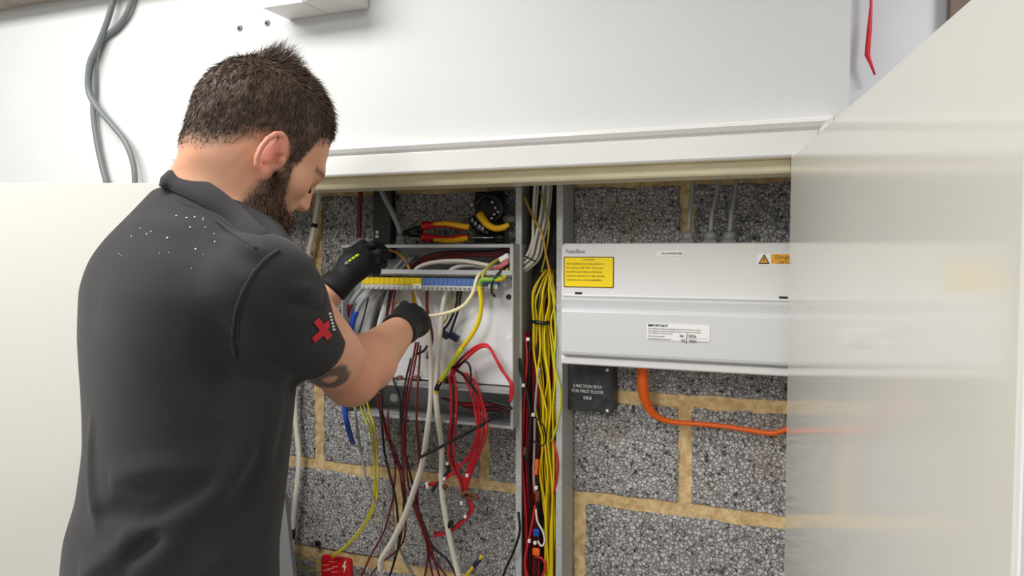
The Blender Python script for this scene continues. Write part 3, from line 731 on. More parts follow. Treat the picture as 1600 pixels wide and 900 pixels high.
tag(c.build('cable_clip', M['brass'], None, True), 'dark brown clip around the red bundle', 'clip')
for nm, px, py, lab in (('cable_clip', 691, 758, 'dark brown clip beside the long white cable'), ('cable_clip', 702, 820, 'small black clip on the red wire tail')):
    q = P(px, py, 1.48)
    m_ = MB().box((-0.013, -0.005, -0.006), (0.012, 0.005, 0.005), 0.003, 2)
    rt = Matrix.Rotation(0.45 if py < 800 else -0.9, 3, 'Y'); m_.v = [tuple(rt @ Vector(v) + Vector(q)) for v in m_.v]
    tag(m_.build(nm, M['brass'] if py < 800 else M['black_plastic'], None, True), lab, 'clip')
crimps = [(707, 649, 1.452), (711, 650, 1.452), (748, 644, 1.444), (753, 646, 1.444), (759, 649, 1.444), (749, 661, 1.444), (757, 667, 1.444), (746, 621, 1.444), (699, 724, 1.468), (694, 748, 1.468), (730, 743, 1.466), (667, 756, 1.473), (668, 761, 1.473), (727, 807, 1.478), (721, 786, 1.477)]
for x, y, Y in crimps:
    q = P(x, y, Y)
    tag(MB().box((q[0] - 0.003, Y - 0.003, q[2] - 0.0035), (q[0] + 0.003, Y + 0.003, q[2] + 0.0035), 0.001, 2).build('wire_marker', M['white_label']), 'tiny white marker ring on a red wire', 'marker', 'white markers on the red wires')
wire('black_wire', 'w_black', 0.0032, [(655, 715, 1.45), (680, 703, 1.445), (700, 692, 1.442), (722, 681, 1.44), (745, 668, 1.44), (768, 655, 1.442), (800, 637, 1.455)], 'black wire crossing the red bundle with a bared copper tip', tip=0.006)
for k in range(5):
    wire('red_wire', ('w_dred', 'w_red', 'w_black', 'w_dred', 'w_black')[k], 0.003, [(690 + 6 * k, 622 + 2 * k, 1.50), (720 + 4 * k, 630 + 2 * k, 1.485), (755, 630 + 3 * k, 1.475), (780, 632 + 2.5 * k, 1.47), (800, 640 + 2 * k, 1.475)], ('dark red', 'red', 'black', 'dark red', 'black')[k] + ' wire in the bottom compartment, ' + ORD[k] + ' from the top', 'wires in the bottom compartment', jit=0.001, front=False)
# --- thin wires hanging to the floor
wire('dark_red_wire', 'w_dred', 0.0026, z0([(650, 535), (640, 587), (632, 630), (630, 680), (632, 757), (641, 777), (655, 815), (666, 845), (668, 875), (662, 910)], 1.475), 'dark red wire from behind the right glove, left of three')
wire('dark_red_wire', 'w_dred', 0.0026, z0([(654, 535), (644, 590), (636, 635), (633, 690), (638, 757), (650, 790), (662, 825), (672, 850), (680, 880), (690, 910)], 1.478), 'dark red wire from behind the right glove, middle of three')
wire('dark_red_wire', 'w_dred', 0.0024, z0([(657, 540), (653, 600), (651, 660), (655, 710), (652, 770), (657, 810), (668, 845), (672, 880), (680, 915)], 1.48), 'dark red wire from behind the right glove, right of three')
wire('black_wire', 'w_black', 0.0025, z0([(612, 580), (617, 600), (625, 622), (626, 655), (630, 690), (640, 737), (648, 770), (655, 800), (665, 827), (677, 855), (700, 876), (715, 905)], 1.482), 'long black wire drifting right behind both white cables')
wire('black_wire', 'w_black', 0.0025, z0([(642, 560), (632, 605), (628, 650), (629, 720), (631, 780), (627, 835), (618, 870), (606, 910)], 1.484), 'black wire hanging straight behind the white cable')
wire('black_wire', 'w_black', 0.0026, z0([(597, 600), (597, 660), (601, 707), (610, 745), (618, 778), (622, 815), (624, 838), (619, 868), (604, 915)], 1.488), 'black wire bowing out left of the white cable')
wire('dark_red_wire', 'w_dred', 0.0022, z0([(588, 612), (595, 650), (606, 685), (617, 722), (616, 762), (612, 787), (600, 830), (580, 867), (560, 910)], 1.492), 'dark red wire sweeping down left towards the red tag')
wire('dark_red_wire', 'w_dred', 0.0022, z0([(592, 612), (600, 655), (610, 695), (624, 735), (630, 775), (640, 800)], 1.494), 'dark red wire crossing behind the black ones')
wire('dark_red_wire', 'w_dred', 0.0022, z0([(606, 640), (608, 680), (620, 712), (631, 750), (634, 800), (628, 850), (590, 885), (570, 915)], 1.496), 'dark red wire meeting the cut white cable end')
wire('grey_cable', 'w_grey', 0.0033, z0([(553, 600), (556, 650), (562, 695), (571, 745), (584, 782), (604, 820), (622, 852), (648, 905)], 1.50), 'thin grey cable slanting right across the blockwork', cat='cable')
for k in range(3):
    wire('green_yellow_wire', ('w_yg', 'w_olive', 'w_yellow')[k], 0.0019, z0([(558 + 6 * k, 612), (566 + 6 * k, 645), (578 + 4 * k, 672), (583 + 3 * k, 705), (584 + 3 * k, 745), (585 + 2 * k, 775), (578 + 2 * k, 800), (562, 828 + 2 * k), (540, 852 + 2 * k), (518, 868 + 2 * k)], 1.505), ('greenish', 'olive', 'yellow')[k] + ' thin wire curving down to the red tag', 'yellow green wires above the red tag', jit=0.0008)
wire('dark_red_wire', 'w_dred', 0.002, z0([(668, 848), (676, 872), (690, 890), (705, 912)], 1.49), 'dark red wire end fanning out at the bottom, right one')
wire('yellow_stub', 'w_yellow', 0.0034, [(754, 868, 1.47), (744, 880, 1.472), (732, 895, 1.475), (722, 912, 1.48)], 'yellow wire stub wrapped in black tape at the bottom', tip=0.004)
s_ = bpy.data.objects['yellow_stub']
sleeve(s_, 'w_navy', [(750, 873.5, 1.4708), (741, 884, 1.4728)], 0.0055, 'tape')
wire('black_cable', 'w_black', 0.0028, [(810, 800, 1.44), (812, 830, 1.438), (803, 860, 1.45), (792, 885, 1.46), (782, 910, 1.47)], 'black wire leaving the trunking at the bottom')

# --- top compartment
for k in range(6):
    wire('dark_red_wire', ('w_dred', 'w_dred', 'w_black', 'w_dred', 'w_dred', 'w_black')[k], 0.003, [(622 + 3 * k, 428, 1.50), (640 + 3 * k, 416 - k, 1.49), (665, 408 - 1.5 * k, 1.485), (700, 402 - 1.5 * k, 1.48), (740, 400 - 1.3 * k, 1.478), (775, 400 - 1.6 * k, 1.48), (800, 394 - 2 * k, 1.485)], 'dark wire arching across the top compartment, ' + ORD[k] + ' from the bottom', 'dark wires in the top compartment', jit=0.0012)
for k, (pts, lab) in enumerate((([(647, 428), (652, 419), (668, 412), (695, 408), (725, 408), (755, 413), (790, 420)], 'upper'), ([(700, 428), (706, 421), (722, 415), (748, 415), (772, 420), (795, 424)], 'middle'), ([(690, 410), (720, 410), (750, 416), (780, 421), (797, 426)], 'rearmost'))):
    wire('white_cable', 'w_white', 0.0044, z0(pts, 1.465 + 0.01 * k), lab + ' white cable lying in the top compartment', cat='cable', n=10)
for k in range(3):
    wire('pink_wire', 'w_pink', 0.0028, [(770 + 3 * k, 421 + k, 1.46), (782, 414 + 2 * k, 1.452), (792, 408 + 2 * k, 1.45), (800, 401 + 2 * k, 1.46)], ('upper', 'middle', 'lower')[k] + ' short pinkish red wire at the white connector', 'pink wires at the connector')
q = P(789, 403, 1.46); rt = Matrix.Rotation(0.5, 3, 'Y').inverted()
m_ = MB().box((-0.012, -0.008, -0.006), (0.012, 0.008, 0.006), 0.003, 2); m_.v = [tuple(rt @ Vector(v) + Vector(q)) for v in m_.v]
tag(m_.build('push_connector', M['white_label'], None, True), 'white push connector in the corner of the top compartment', 'connector')

TDY = 0.033
def PT(x, y, Y): return P(x, y, Y + TDY)
WDY[0] = TDY
# --- inside the trunking
TG = 'yellow earth wires in the trunking'
for k in range(16):
    u = (k + 0.5) / 16; Yk = 1.456 + 0.05 * ((k * 7) % 5) / 5
    f = lambda a, c: a + (c - a) * u
    j = lambda: random.uniform(-3.6, 3.6)
    pts = [(f(850, 866) + j(), 424 + random.uniform(-6, 8), Yk + 0.02), (f(836, 868) + j(), 450, Yk), (f(831, 868) + j(), 475, Yk - 0.004), (f(833, 862), 503, Yk), (f(834, 864) + j(), 545, Yk), (f(834, 869) + j() * 1.5, 590, Yk - 0.004), (f(840, 867) + j() * 1.5, 640, Yk), (f(844, 866) + j(), 690, Yk), (f(846, 866) + j(), 740, Yk), (f(849, 866) + j(), 790, Yk), (f(851, 866) + j(), 840, Yk), (f(852, 866) + j(), 920, Yk)]
    wire('earth_wire', ('w_yellow', 'w_yellow', 'w_yg', 'w_yellow', 'w_olive')[k % 5], 0.0021, pts, ('yellow', 'yellow', 'yellow green', 'yellow', 'olive')[k % 5] + ' earth wire in the trunking, ' + ORD[k] + ' from the left at the black tie', TG, n=6, per=4, front=False)
wire('earth_wire', 'w_yg', 0.0022, [(858, 430, 1.455), (866, 480, 1.45), (868, 530, 1.443), (866, 570, 1.44), (874, 600, 1.438), (876, 630, 1.438), (870, 665, 1.44), (862, 690, 1.45)], 'yellow earth wire bulging out over the right lip of the trunking', front=False)
wire('earth_wire', 'w_ochre', 0.0024, [(818, 305, 1.47), (832, 337, 1.46), (847, 366, 1.452), (853, 397, 1.45), (861, 432, 1.45), (867, 460, 1.452), (864, 500, 1.46)], 'ochre wire slanting across the white cables in the trunking', front=False)
wire('earth_wire', 'w_olive', 0.0022, [(845, 298, 1.47), (853, 330, 1.462), (858, 350, 1.46), (854, 390, 1.465), (846, 425, 1.47)], 'olive wire in front of the white cables at the trunking top', front=False)
for k in range(6):
    kz = 0.012 * (k % 2)
    wire('white_cable', 'w_white', 0.0034, [((836, 841, 849, 853, 858, 862)[k], 285, 1.475 + kz), ((834, 838, 847, 851, 855, 859)[k], 320, 1.475 + kz), ((833, 836, 842, 846, 850, 855)[k], 350, 1.474 + kz), ((832, 834, 836, 840, 844, 849)[k], 375, 1.472 + kz), ((824, 826, 829, 832, 836, 841)[k], 398 + 1.5 * k, 1.47 + kz), (812, 405 + 5 * k, 1.472 + kz)], 'white cable bending left in the trunking top, ' + ORD[k] + ' from the left', 'white cables in the trunking top', cat='cable')
b_ = MB().tube([PT(819, 400, 1.463), PT(828, 404, 1.462), PT(838, 409, 1.463)], 0.0014, 6).build('cable_tie', M['black_plastic'])
tag(b_, 'thin black tie around the white cables in the trunking', 'cable tie')
b_ = MB().tube(catmull([PT(829, 502, 1.47), PT(838, 503, 1.45), PT(850, 505, 1.449), PT(861, 503, 1.462)]), 0.0042, 8).build('cable_tie', M['black_plastic'], None, True)
tag(b_, 'black tape tie around the yellow wires in the trunking', 'cable tie')
b_ = MB().tube(catmull([PT(826, 648, 1.452), PT(840, 655, 1.446), PT(850, 668, 1.445), PT(852, 690, 1.446), PT(845, 696, 1.446), PT(832, 688, 1.45)]), 0.0016, 6).build('cable_tie', M['black_plastic'], None, True)
tag(b_, 'thin black tie looped low on the yellow wires', 'cable tie')
for k in range(9):
    c_ = ('w_red', 'w_dred', 'w_red', 'w_black', 'w_dred', 'w_red', 'w_dred', 'w_black', 'w_red')[k]
    Yk = 1.462 + 0.035 * ((k * 5) % 7) / 7; j = lambda: random.uniform(-2.5, 2.5)
    wire('red_wire' if 'red' in c_ else 'black_wire', c_, 0.0029, [(822 + 2.2 * k + j(), 520, Yk + 0.01), (824 + 2 * k + j(), 560, Yk), (821 + 2.4 * k + j(), 610, Yk), (819 + 2.6 * k + j(), 660, Yk), (818 + 2.8 * k + j(), 720, Yk), (820 + 2.6 * k + j(), 780, Yk), (821 + 2.4 * k + j(), 840, Yk), (820 + 2.6 * k, 920, Yk)], {'w_red': 'bright red', 'w_dred': 'dark red', 'w_black': 'black'}[c_] + ' wire in the left of the trunking, ' + ORD[k] + ' from the left lip', 'red and black wires in the trunking', front=False, n=6, per=4)
for k in range(5):
    c_ = ('w_dred', 'w_red', 'w_dred', 'w_black', 'w_red')[k]
    wire('red_wire', c_, 0.003, [(850 + 3.5 * k, 430, 1.518), (846 + 4.5 * k, 500, 1.515), (844 + 5 * k, 600, 1.515), (846 + 5 * k, 700, 1.51), (848 + 4.6 * k, 800, 1.51), (850 + 4 * k, 920, 1.51)], 'red or dark wire behind the yellow bundle, ' + ORD[k] + ' from the left', 'red wires behind the yellow bundle', front=False, n=6, per=4)
wire('red_wire', 'w_red', 0.0027, [(866, 690, 1.45), (871, 720, 1.445), (870, 745, 1.445), (866, 770, 1.45)], 'red wire bowing out beside the right trunking lip')
wire('grey_wire', 'w_grey', 0.0026, z0([(843, 575), (839, 600), (836, 640), (835, 690), (834, 740), (836, 770)], 1.452), 'grey wire between the red and yellow wires in the trunking', front=False)
wire('white_wire', 'w_white', 0.0022, z0([(837, 795), (840, 815), (848, 830), (851, 846), (846, 853), (840, 845)], 1.45), 'small white wire loop low in the trunking')
wire('red_wire', 'w_red', 0.0024, z0([(836, 790), (831, 820), (825, 850), (820, 880), (826, 905)], 1.449), 'bright red wire looping low in the trunking, left half')
wire('red_wire', 'w_red', 0.0024, z0([(836, 870), (846, 872), (852, 885), (846, 905)], 1.449), 'bright red wire looping low in the trunking, right half')
for px, py, m_, lab, hx, hz in ((839, 726, 'w_orange', 'orange wire connector between the trunking wires, upper', 3, 9), (840, 775, 'w_brown', 'brown wire connector in the middle of the trunking', 3, 9), (821, 705, 'w_brown', 'brown wire connector at the left trunking lip', 3, 7), (838, 832, 'w_blue', 'blue wire connector low in the trunking', 5, 6), (838, 862, 'w_orange', 'orange wire connector low in the trunking', 6, 6), (838, 738, 'w_orange', 'orange wire connector between the trunking wires, lower', 2.5, 4)):
    q = PT(px, py, 1.447); k_ = 1.5 / FPX
    tag(MB().box((q[0] - hx * k_, 1.443 + TDY, q[2] - hz * k_), (q[0] + hx * k_, 1.451 + TDY, q[2] + hz * k_), 0.0015, 2).build('wire_connector', M[m_], None, True), lab, 'connector')
wire('black_wire', 'w_black', 0.0034, z0([(812, 560), (815, 585), (822, 610), (828, 650), (826, 690), (822, 720)], 1.444), 'thick black wire over the left trunking lip')
for x, y in ((818, 602), (833, 648), (838, 762), (836, 848), (827, 845), (825, 530)):
    q = PT(x, y, 1.44)
    tag(MB().box((q[0] - 0.003, 1.437 + TDY, q[2] - 0.0035), (q[0] + 0.003, 1.443 + TDY, q[2] + 0.0035), 0.001, 2).build('wire_marker', M['white_label']), 'tiny white marker on a wire in the trunking', 'marker', 'white markers in the trunking')

WDY[0] = 0.0
# --- orange cable under the consumer unit
oc_ = wire('orange_cable', 'w_orange', 0.008, [(1005, 560, 1.50), (1004, 590, 1.495), (1006, 615, 1.50), (1014, 637, 1.515), (1028, 652, 1.525), (1050, 659, 1.535), (1085, 662, 1.54), (1130, 666, 1.54), (1170, 672, 1.54), (1205, 677, 1.535), (1228, 671, 1.53), (1262, 655, 1.53)], 'bright orange cable leaving the consumer unit and running right', cat='cable', n=12, taper=[0.0112, 0.0112, 0.0108, 0.009, 0.0062, 0.0052, 0.005, 0.005, 0.005, 0.005, 0.005, 0.005], front=False)

# ---- red lock-off tag ---------------------------------------------------------------
YG = 1.515
ga, gc = P(502, 867, YG), P(548, 918, YG)
tg = empty('warning_tag', ((ga[0] + gc[0]) / 2, YG, gc[2]), 'red plastic electrical warning tag with white lightning bolt at the bottom', 'tag')
MB().prism(rrect(ga[0], gc[0], gc[2], ga[2], 0.008), YG, YG + 0.010, 'y').build('plate', M['red_plastic'], tg)
def zig(cx, cz, s):
    return [(cx + .2 * s, cz + 1.0 * s), (cx - .35 * s, cz - .1 * s), (cx + 0.02 * s, cz - .05 * s), (cx - .1 * s, cz - .95 * s), (cx + .4 * s, cz + .22 * s), (cx + .08 * s, cz + .15 * s), (cx + .38 * s, cz + 1.0 * s)]
q = P(538, 886, YG)
MB().prism(zig(q[0], q[2], 0.016), YG - 0.0008, YG, 'y').build('bolt_symbol', M['white_ink'], tg)
for k, (xa, xc, yy) in enumerate(((513, 527, 877), (503.5, 514, 882.5), (518, 528, 885), (510, 521, 888), (504, 516, 890.5), (517, 528, 893))):
    a_, c_ = P(xa, yy, YG), P(xc, yy, YG)
    MB().prism([(a_[0], a_[2]), (a_[0] + 0.3 * (c_[0] - a_[0]), a_[2] - 0.0016), (c_[0], c_[2] - 0.0008), (c_[0], c_[2] + 0.0008), (a_[0] + 0.5 * (c_[0] - a_[0]), a_[2] + 0.0012)], YG - 0.0006, YG, 'y').build('printed_line', M['pink_ink'], tg)
for px, py in ((497, 849), (453 + 6, 827)):
    q = P(px, py, YB - 0.004)
    if px == 497:
        tag(MB().box((q[0] - 0.006, YB - 0.01, q[2] - 0.006), (q[0] + 0.006, YB - 0.001, q[2] + 0.006), 0.002, 2).build('cable_clip', M['black_plastic']), 'small black clip on the block above the red tag', 'clip')

# ---- tools on top of the enclosure ----------------------------------------------------
M['tool_red'] = mat('tool_red', (206, 26, 30), 0.4); M['tool_yellow'] = mat('tool_yellow', (240, 184, 20), 0.42); M['tool_steel'] = mat('tool_dark_steel', (52, 52, 54), 0.35, 0.7)
pl = empty('pliers', P(690, 376, 1.49), 'red and yellow handled pliers lying on the open enclosure', 'pliers')
for nm, pts in (('upper', [(664, 353), (678, 351), (697, 350), (715, 353), (733, 356)]), ('lower', [(664, 371), (678, 372), (697, 374), (715, 373), (731, 370)])):
    q = catmull([P(x, y, 1.485) for x, y in pts], 5)
    h = MB().tube(q, [0.0085, 0.0075, 0.0070, 0.0075, 0.0080, 0.0060], 12).build('handle', M['tool_red'], pl, True)
    q2 = catmull([P(x, y + (-1.0 if nm == 'upper' else 2.0), 1.4815) for x, y in pts[1:]], 5)
    MB().tube(q2, [0.0045, 0.0058, 0.0062, 0.0068, 0.0060], 12).build('grip_inlay', M['tool_yellow'], h, True)
    g = P(664, 353 if nm == 'upper' else 371, 1.485)
    MB().tube([g + np.array((-0.004, 0, 0)), g + np.array((0.006, 0, 0))], [0.011, 0.0085], 12).build('finger_guard', M['tool_red'], h, True)
jw = MB().tube([P(666, 354, 1.487), P(650, 360, 1.487), P(630, 363, 1.49)], [0.006, 0.009, 0.003], 8)
jw.tube([P(666, 370, 1.487), P(650, 364, 1.487), P(630, 366, 1.49)], [0.006, 0.009, 0.003], 8)
jw.build('jaws', M['tool_steel'], pl, True)
cu_ = empty('cable_cutter', P(768, 372, 1.50), 'black cutter with bright yellow curved grip standing on the enclosure', 'cutter')
q = catmull([P(749, 334, 1.49), P(755, 343, 1.488), P(763, 352, 1.486), P(775, 357, 1.486), (P(787, 355, 1.486)), P(795, 350, 1.487)], 5)
MB().tube(q, [0.0085, 0.0085, 0.0075, 0.007, 0.007, 0.005], 10).build('grip', M['tool_yellow'], cu_, True)
q = catmull([P(736, 341, 1.50), P(742, 352, 1.498), P(752, 360, 1.497), P(765, 365, 1.497)], 5)
g2 = MB().tube(q, 0.008, 10).build('grip', M['black_plastic'], cu_, True)
for x, y in ((738, 344), (743, 349), (749, 354), (754, 357)):
    c = P(x, y, 1.489)
    MB().box(c - np.array((0.003, 0.001, 0.004)), c + np.array((0.003, 0.001, 0.004)), 0.0008).build('grip_pad', M['w_grey'], g2)
q = [P(764 + 20 * math.cos(t), 325 + 20 * math.sin(t), 1.50) for t in np.linspace(-2.9, 1.2, 14)]
hd = MB().tube(catmull(q, 3), 0.007, 8).build('head', M['tool_steel'], cu_, True)
for x, y in ((737, 320), (769, 316), (774, 325), (778, 331), (772, 335), (768, 341)):
    c = P(x, y, 1.49)
    MB().box(c - np.array((0.0022, 0.001, 0.0026)), c + np.array((0.0022, 0.001, 0.0026)), 0.0006).build('bright_tooth', M['chrome'], hd)
caddy = empty('tool_tray', P(765, 378, 1.52), 'small black tool tray behind the yellow cutter', 'tray')
a_, c_ = P(742, 300, 1.53), P(788, 379, 1.53)
MB().box((a_[0], 1.528, c_[2]), (c_[0], 1.534, a_[2]), 0.002).build('back', M['black_plastic'], caddy)
MB().box((a_[0], 1.475, ez1 + 0.0005), (c_[0], 1.528, ez1 + 0.004), 0.001).build('base', M['black_plastic'], caddy)
sd = empty('screwdriver', P(745, 372, 1.48), 'thin steel screwdriver lying beside the pliers', 'screwdriver')
MB().tube([P(733, 371, 1.476), P(772, 371.5, 1.476)], 0.0014, 8).build('shaft', M['chrome'], sd, True)
MB().tube([P(772, 371.5, 1.476), P(776, 371.5, 1.476), P(784, 371, 1.476), P(788, 371, 1.476)], [0.003, 0.0055, 0.0055, 0.003], 10).build('handle', M['black_plastic'], sd, True)
qd = P(800, 342, 1.52)
tag(MB().tube([P(788, 342, 1.53), P(806, 342, 1.53)], 0.0085, 12).build('steel_conduit', M['galv'], None, True), 'short steel conduit stub behind the trunking top', 'conduit')

# ---- grey board at the cupboard's left ------------------------------------------------
a_ = P(444, 772, 1.40); b_ = P(459, 905, 1.40)
gb = MB().prism([(a_[0] - 0.16, a_[2] + 0.02), (a_[0], a_[2]), (b_[0], b_[2]), (b_[0] + 0.02, 0.0), (a_[0] - 0.16, 0.0)], 1.40, 1.412, 'y').build('grey_board', mat('dull_grey_board', (128, 128, 130), 0.7))
tag(gb, 'grey board with a slanted edge standing in the cupboard beside the man', 'board')

# ---- on the plaster wall ---------------------------------------------------------------
cA = wire('hanging_cable', 'w_cable_grey', 0.0062, [(186, -40, 1.255), (172, 20, 1.255), (154, 68, 1.255), (140, 100, 1.25), (138, 140, 1.252), (150, 165, 1.25), (175, 195, 1.25), (196, 222, 1.25), (208, 255, 1.25), (211, 290, 1.25), (210, 360, 1.25)], 'grey cable hanging on the wall, swinging out to the right', cat='cable', n=12, front=False)
cB = wire('hanging_cable', 'w_cable_grey', 0.0062, [(215, -40, 1.262), (203, 10, 1.262), (185, 40, 1.264), (160, 62, 1.265), (148, 85, 1.262), (147, 140, 1.262), (146, 180, 1.26), (152, 225, 1.26), (160, 262, 1.26), (167, 292, 1.26), (172, 360, 1.26)], 'grey cable hanging on the wall, dropping straight to the door', cat='cable', n=12, front=False)
for k, (px, py) in enumerate(((375, 44), (418, 36))):
    q = P(px, py, YF)
    e = MB()
    e.tube([(q[0], YF - 0.0005, q[2]), (q[0], YF - 0.004, q[2])], [0.0068, 0.005], 10)
    o = e.build('wall_plug', M['w_grey'], None, True)
    tag(o, ('left' if k == 0 else 'right') + ' grey wall plug in the plaster above the man', 'wall plug', 'wall plugs in the plaster')
    MB().cyl((q[0] + 0.001, YF - 0.0048, q[2] - 0.001), (q[0] + 0.001, YF - 0.0041, q[2] - 0.001), 0.003, 8).build('plug_hole', M['dark_void'], o)
# surface box and trunking near the top edge
sa = P(452, 31, YF); sb = P(513, 21, YF); sc_ = P(577, 13, YF)
zb_ = float(sa[2])
bx_ = empty('surface_trunking', (sa[0], YF, zb_), 'white plastic surface trunking with raised box high on the wall', 'trunking')
MB().box((sa[0], YF - 0.078, zb_), (sb[0] - 0.001, YF - 0.0005, zb_ + 0.05), 0.001).build('mini_trunking', M['gloss_white'], bx_)
MB().box((sb[0], YF - 0.078, zb_), (sc_[0], YF - 0.0005, bz - 0.002), 0.003, 2).build('back_box', M['gloss_white'], bx_)
MB().box((sb[0] + 0.000, YF - 0.092, zb_ + 0.006), (sc_[0], YF - 0.0785, bz - 0.003), 0.004, 2).build('cover_plate', M['w_grey'], bx_)
MB().box((sb[0] + 0.004, YF - 0.095, zb_ + 0.010), (sc_[0] - 0.004, YF - 0.0922, bz - 0.007), 0.001, 1).build('cover_face', M['gloss_white'], bx_)
# red cord in front of the far wall
YC = YFAR - 0.025
c0_ = P(1362, -60, YC)
rc_ = [np.array((c0_[0], YC, CEIL - 0.002)), c0_, P(1361, 10, YC), P(1358, 50, YC), P(1355, 86, YC), P(1360, 98, YC), P(1367, 117, YC)]
tag(MB().tube(rc_, [0.003, 0.003, 0.003, 0.0052, 0.0055, 0.0035, 0.002], 8).build('pull_cord', M['w_red'], None, True), 'red pull cord hanging beyond the wall corner', 'cord')

# ================================================================== the electrician
# ---- implicit-surface toolkit: smooth unions of round cones and ellipsoids, meshed with surface nets
def smin(a, b, k):
    h = np.maximum(k - np.abs(a - b), 0.0) / k
    return np.minimum(a, b) - h * h * k * 0.25
def smax(a, b, k): return -smin(-a, -b, k)
def rcone(p, a, b, ra, rb):
    a = np.asarray(a, float); b = np.asarray(b, float); ba = b - a
    t = np.clip(((p - a) @ ba) / (ba @ ba), 0, 1)
    return np.linalg.norm(p - a - t[:, None] * ba, axis=1) - (ra + (rb - ra) * t)
def ellip(p, c, r, R=None):
    q = p - np.asarray(c, float)
    if R is not None: q = q @ R
    r = np.asarray(r, float)
    k0 = np.linalg.norm(q / r, axis=1); k1 = np.linalg.norm(q / (r * r), axis=1) + 1e-9
    return k0 * (k0 - 1.0) / k1
def polyd(p, pts):
    pts = np.asarray(pts, float); d = np.full(len(p), 9.0)
    for a, b in zip(pts[:-1], pts[1:]):
        ba = b - a; t = np.clip(((p - a) @ ba) / (ba @ ba + 1e-12), 0, 1)
        d = np.minimum(d, np.linalg.norm(p - a - t[:, None] * ba, axis=1))
    return d

def polydt(p, pts):
    pts = np.asarray(pts, float); d = np.full(len(p), 9.0); u = np.zeros(len(p)); n = len(pts) - 1
    for i, (a, b) in enumerate(zip(pts[:-1], pts[1:])):
        ba = b - a; t = np.clip(((p - a) @ ba) / (ba @ ba + 1e-12), 0, 1)
        e = np.linalg.norm(p - a - t[:, None] * ba, axis=1); m_ = e < d
        d[m_] = e[m_]; u[m_] = (i + t[m_]) / n
    return d, u
def surface_net(f, lo, hi, h, N=20):
    lo = np.asarray(lo, float); hi = np.asarray(hi, float)
    nb = np.ceil((hi - lo) / (h * N)).astype(int)
    bi = np.stack(np.meshgrid(*[np.arange(n) for n in nb], indexing='ij'), -1).reshape(-1, 3)
    ctr = lo + (bi + 0.5) * h * N
    act = bi[np.abs(f(ctr)) < h * N * 0.95 + 0.012]
    big = np.array(nb) * N + 4
    def gid(i): return (i[..., 0].astype(np.int64) * big[1] + i[..., 1]) * big[2] + i[..., 2]
    ids, pos, quads = [], [], []
    ax = np.arange(N + 2)
    loc = np.stack(np.meshgrid(ax, ax, ax, indexing='ij'), -1)
    for b in act:
        base = b * N
        g = lo + (base + loc.reshape(-1, 3)) * h
        v = f(g).reshape(N + 2, N + 2, N + 2)
        if v.min() > 0 or v.max() < 0: continue
        s = v < 0
        C = N + 1
        cs = [s[i:i + C, j:j + C, k:k + C] for i in (0, 1) for j in (0, 1) for k in (0, 1)]
        cnt = sum(c.astype(np.int8) for c in cs)
        mask = (cnt > 0) & (cnt < 8)
        ci = np.argwhere(mask)
        if len(ci) == 0: continue
        acc = np.zeros((len(ci), 3)); n = np.zeros(len(ci))
        for axis in range(3):
            o1, o2 = [a for a in range(3) if a != axis]
            for a in (0, 1):
                for c in (0, 1):
                    d0 = np.zeros(3, int); d0[o1] = a; d0[o2] = c
                    d1 = d0.copy(); d1[axis] = 1
                    p0 = ci + d0; p1 = ci + d1
                    v0 = v[p0[:, 0], p0[:, 1], p0[:, 2]]; v1 = v[p1[:, 0], p1[:, 1], p1[:, 2]]
                    x = (v0 < 0) != (v1 < 0)
                    t = np.where(x, v0 / np.where(np.abs(v0 - v1) < 1e-12, 1, v0 - v1), 0)
                    q = d0[None, :].repeat(len(ci), 0).astype(float); q[:, axis] += t
                    acc += np.where(x[:, None], q, 0); n += x
        pos.append(lo + (base + ci + acc / n[:, None]) * h)
        ids.append(gid(base + ci))
        for axis in range(3):
            o1, o2 = (axis + 1) % 3, (axis + 2) % 3
            sl0 = [slice(1, N + 1)] * 3; sl1 = [slice(1, N + 1)] * 3
            sl0[axis] = slice(0, N); sl1[axis] = slice(1, N + 1)
            e0, e1 = s[tuple(sl0)], s[tuple(sl1)]
            for flip, m_ in ((False, e0 & ~e1), (True, ~e0 & e1)):
                w = np.argwhere(m_)
                if len(w) == 0: continue
                w = w + 1; w[:, axis] -= 1
                u1 = np.zeros(3, int); u1[o1] = 1; u2 = np.zeros(3, int); u2[o2] = 1
                qd = [gid(base + w - u1 - u2), gid(base + w - u2), gid(base + w), gid(base + w - u1)]
                if flip: qd = qd[::-1]
                quads.append(np.stack(qd, 1))
    ids = np.concatenate(ids); pos = np.concatenate(pos); quads = np.concatenate(quads)
    uid, first = np.unique(ids, return_index=True)
    return pos[first], np.searchsorted(uid, quads)
def net_obj(name, f, lo, hi, h, m, parent, smooth_it=0, colour=None, origin=None):
    v, q = surface_net(f, lo, hi, h)
    me = bpy.data.meshes.new(name)
    if origin is None: origin = [(v[:, 0].min() + v[:, 0].max()) / 2, (v[:, 1].min() + v[:, 1].max()) / 2, v[:, 2].min()]
    vv = v - np.array(origin)
    me.vertices.add(len(vv)); me.vertices.foreach_set('co', vv.astype(np.float32).ravel())
    me.loops.add(len(q) * 4); me.loops.foreach_set('vertex_index', q.astype(np.int32).ravel())
    me.polygons.add(len(q)); me.polygons.foreach_set('loop_start', np.arange(0, len(q) * 4, 4, dtype=np.int32))
    me.polygons.foreach_set('use_smooth', np.ones(len(q), bool))
    me.update(calc_edges=True); me.validate()
    if colour is not None:
        at = me.color_attributes.new('tone', 'FLOAT_COLOR', 'POINT')
        at.data.foreach_set('color', colour(v).astype(np.float32).ravel())
    return link(name, me, m, parent, origin), v
def grad(f, p, e=0.0008):
    g = np.stack([f(p + np.array(d) * e) - f(p - np.array(d) * e) for d in ((1, 0, 0), (0, 1, 0), (0, 0, 1))], 1)
    return g / (np.linalg.norm(g, axis=1)[:, None] + 1e-12)
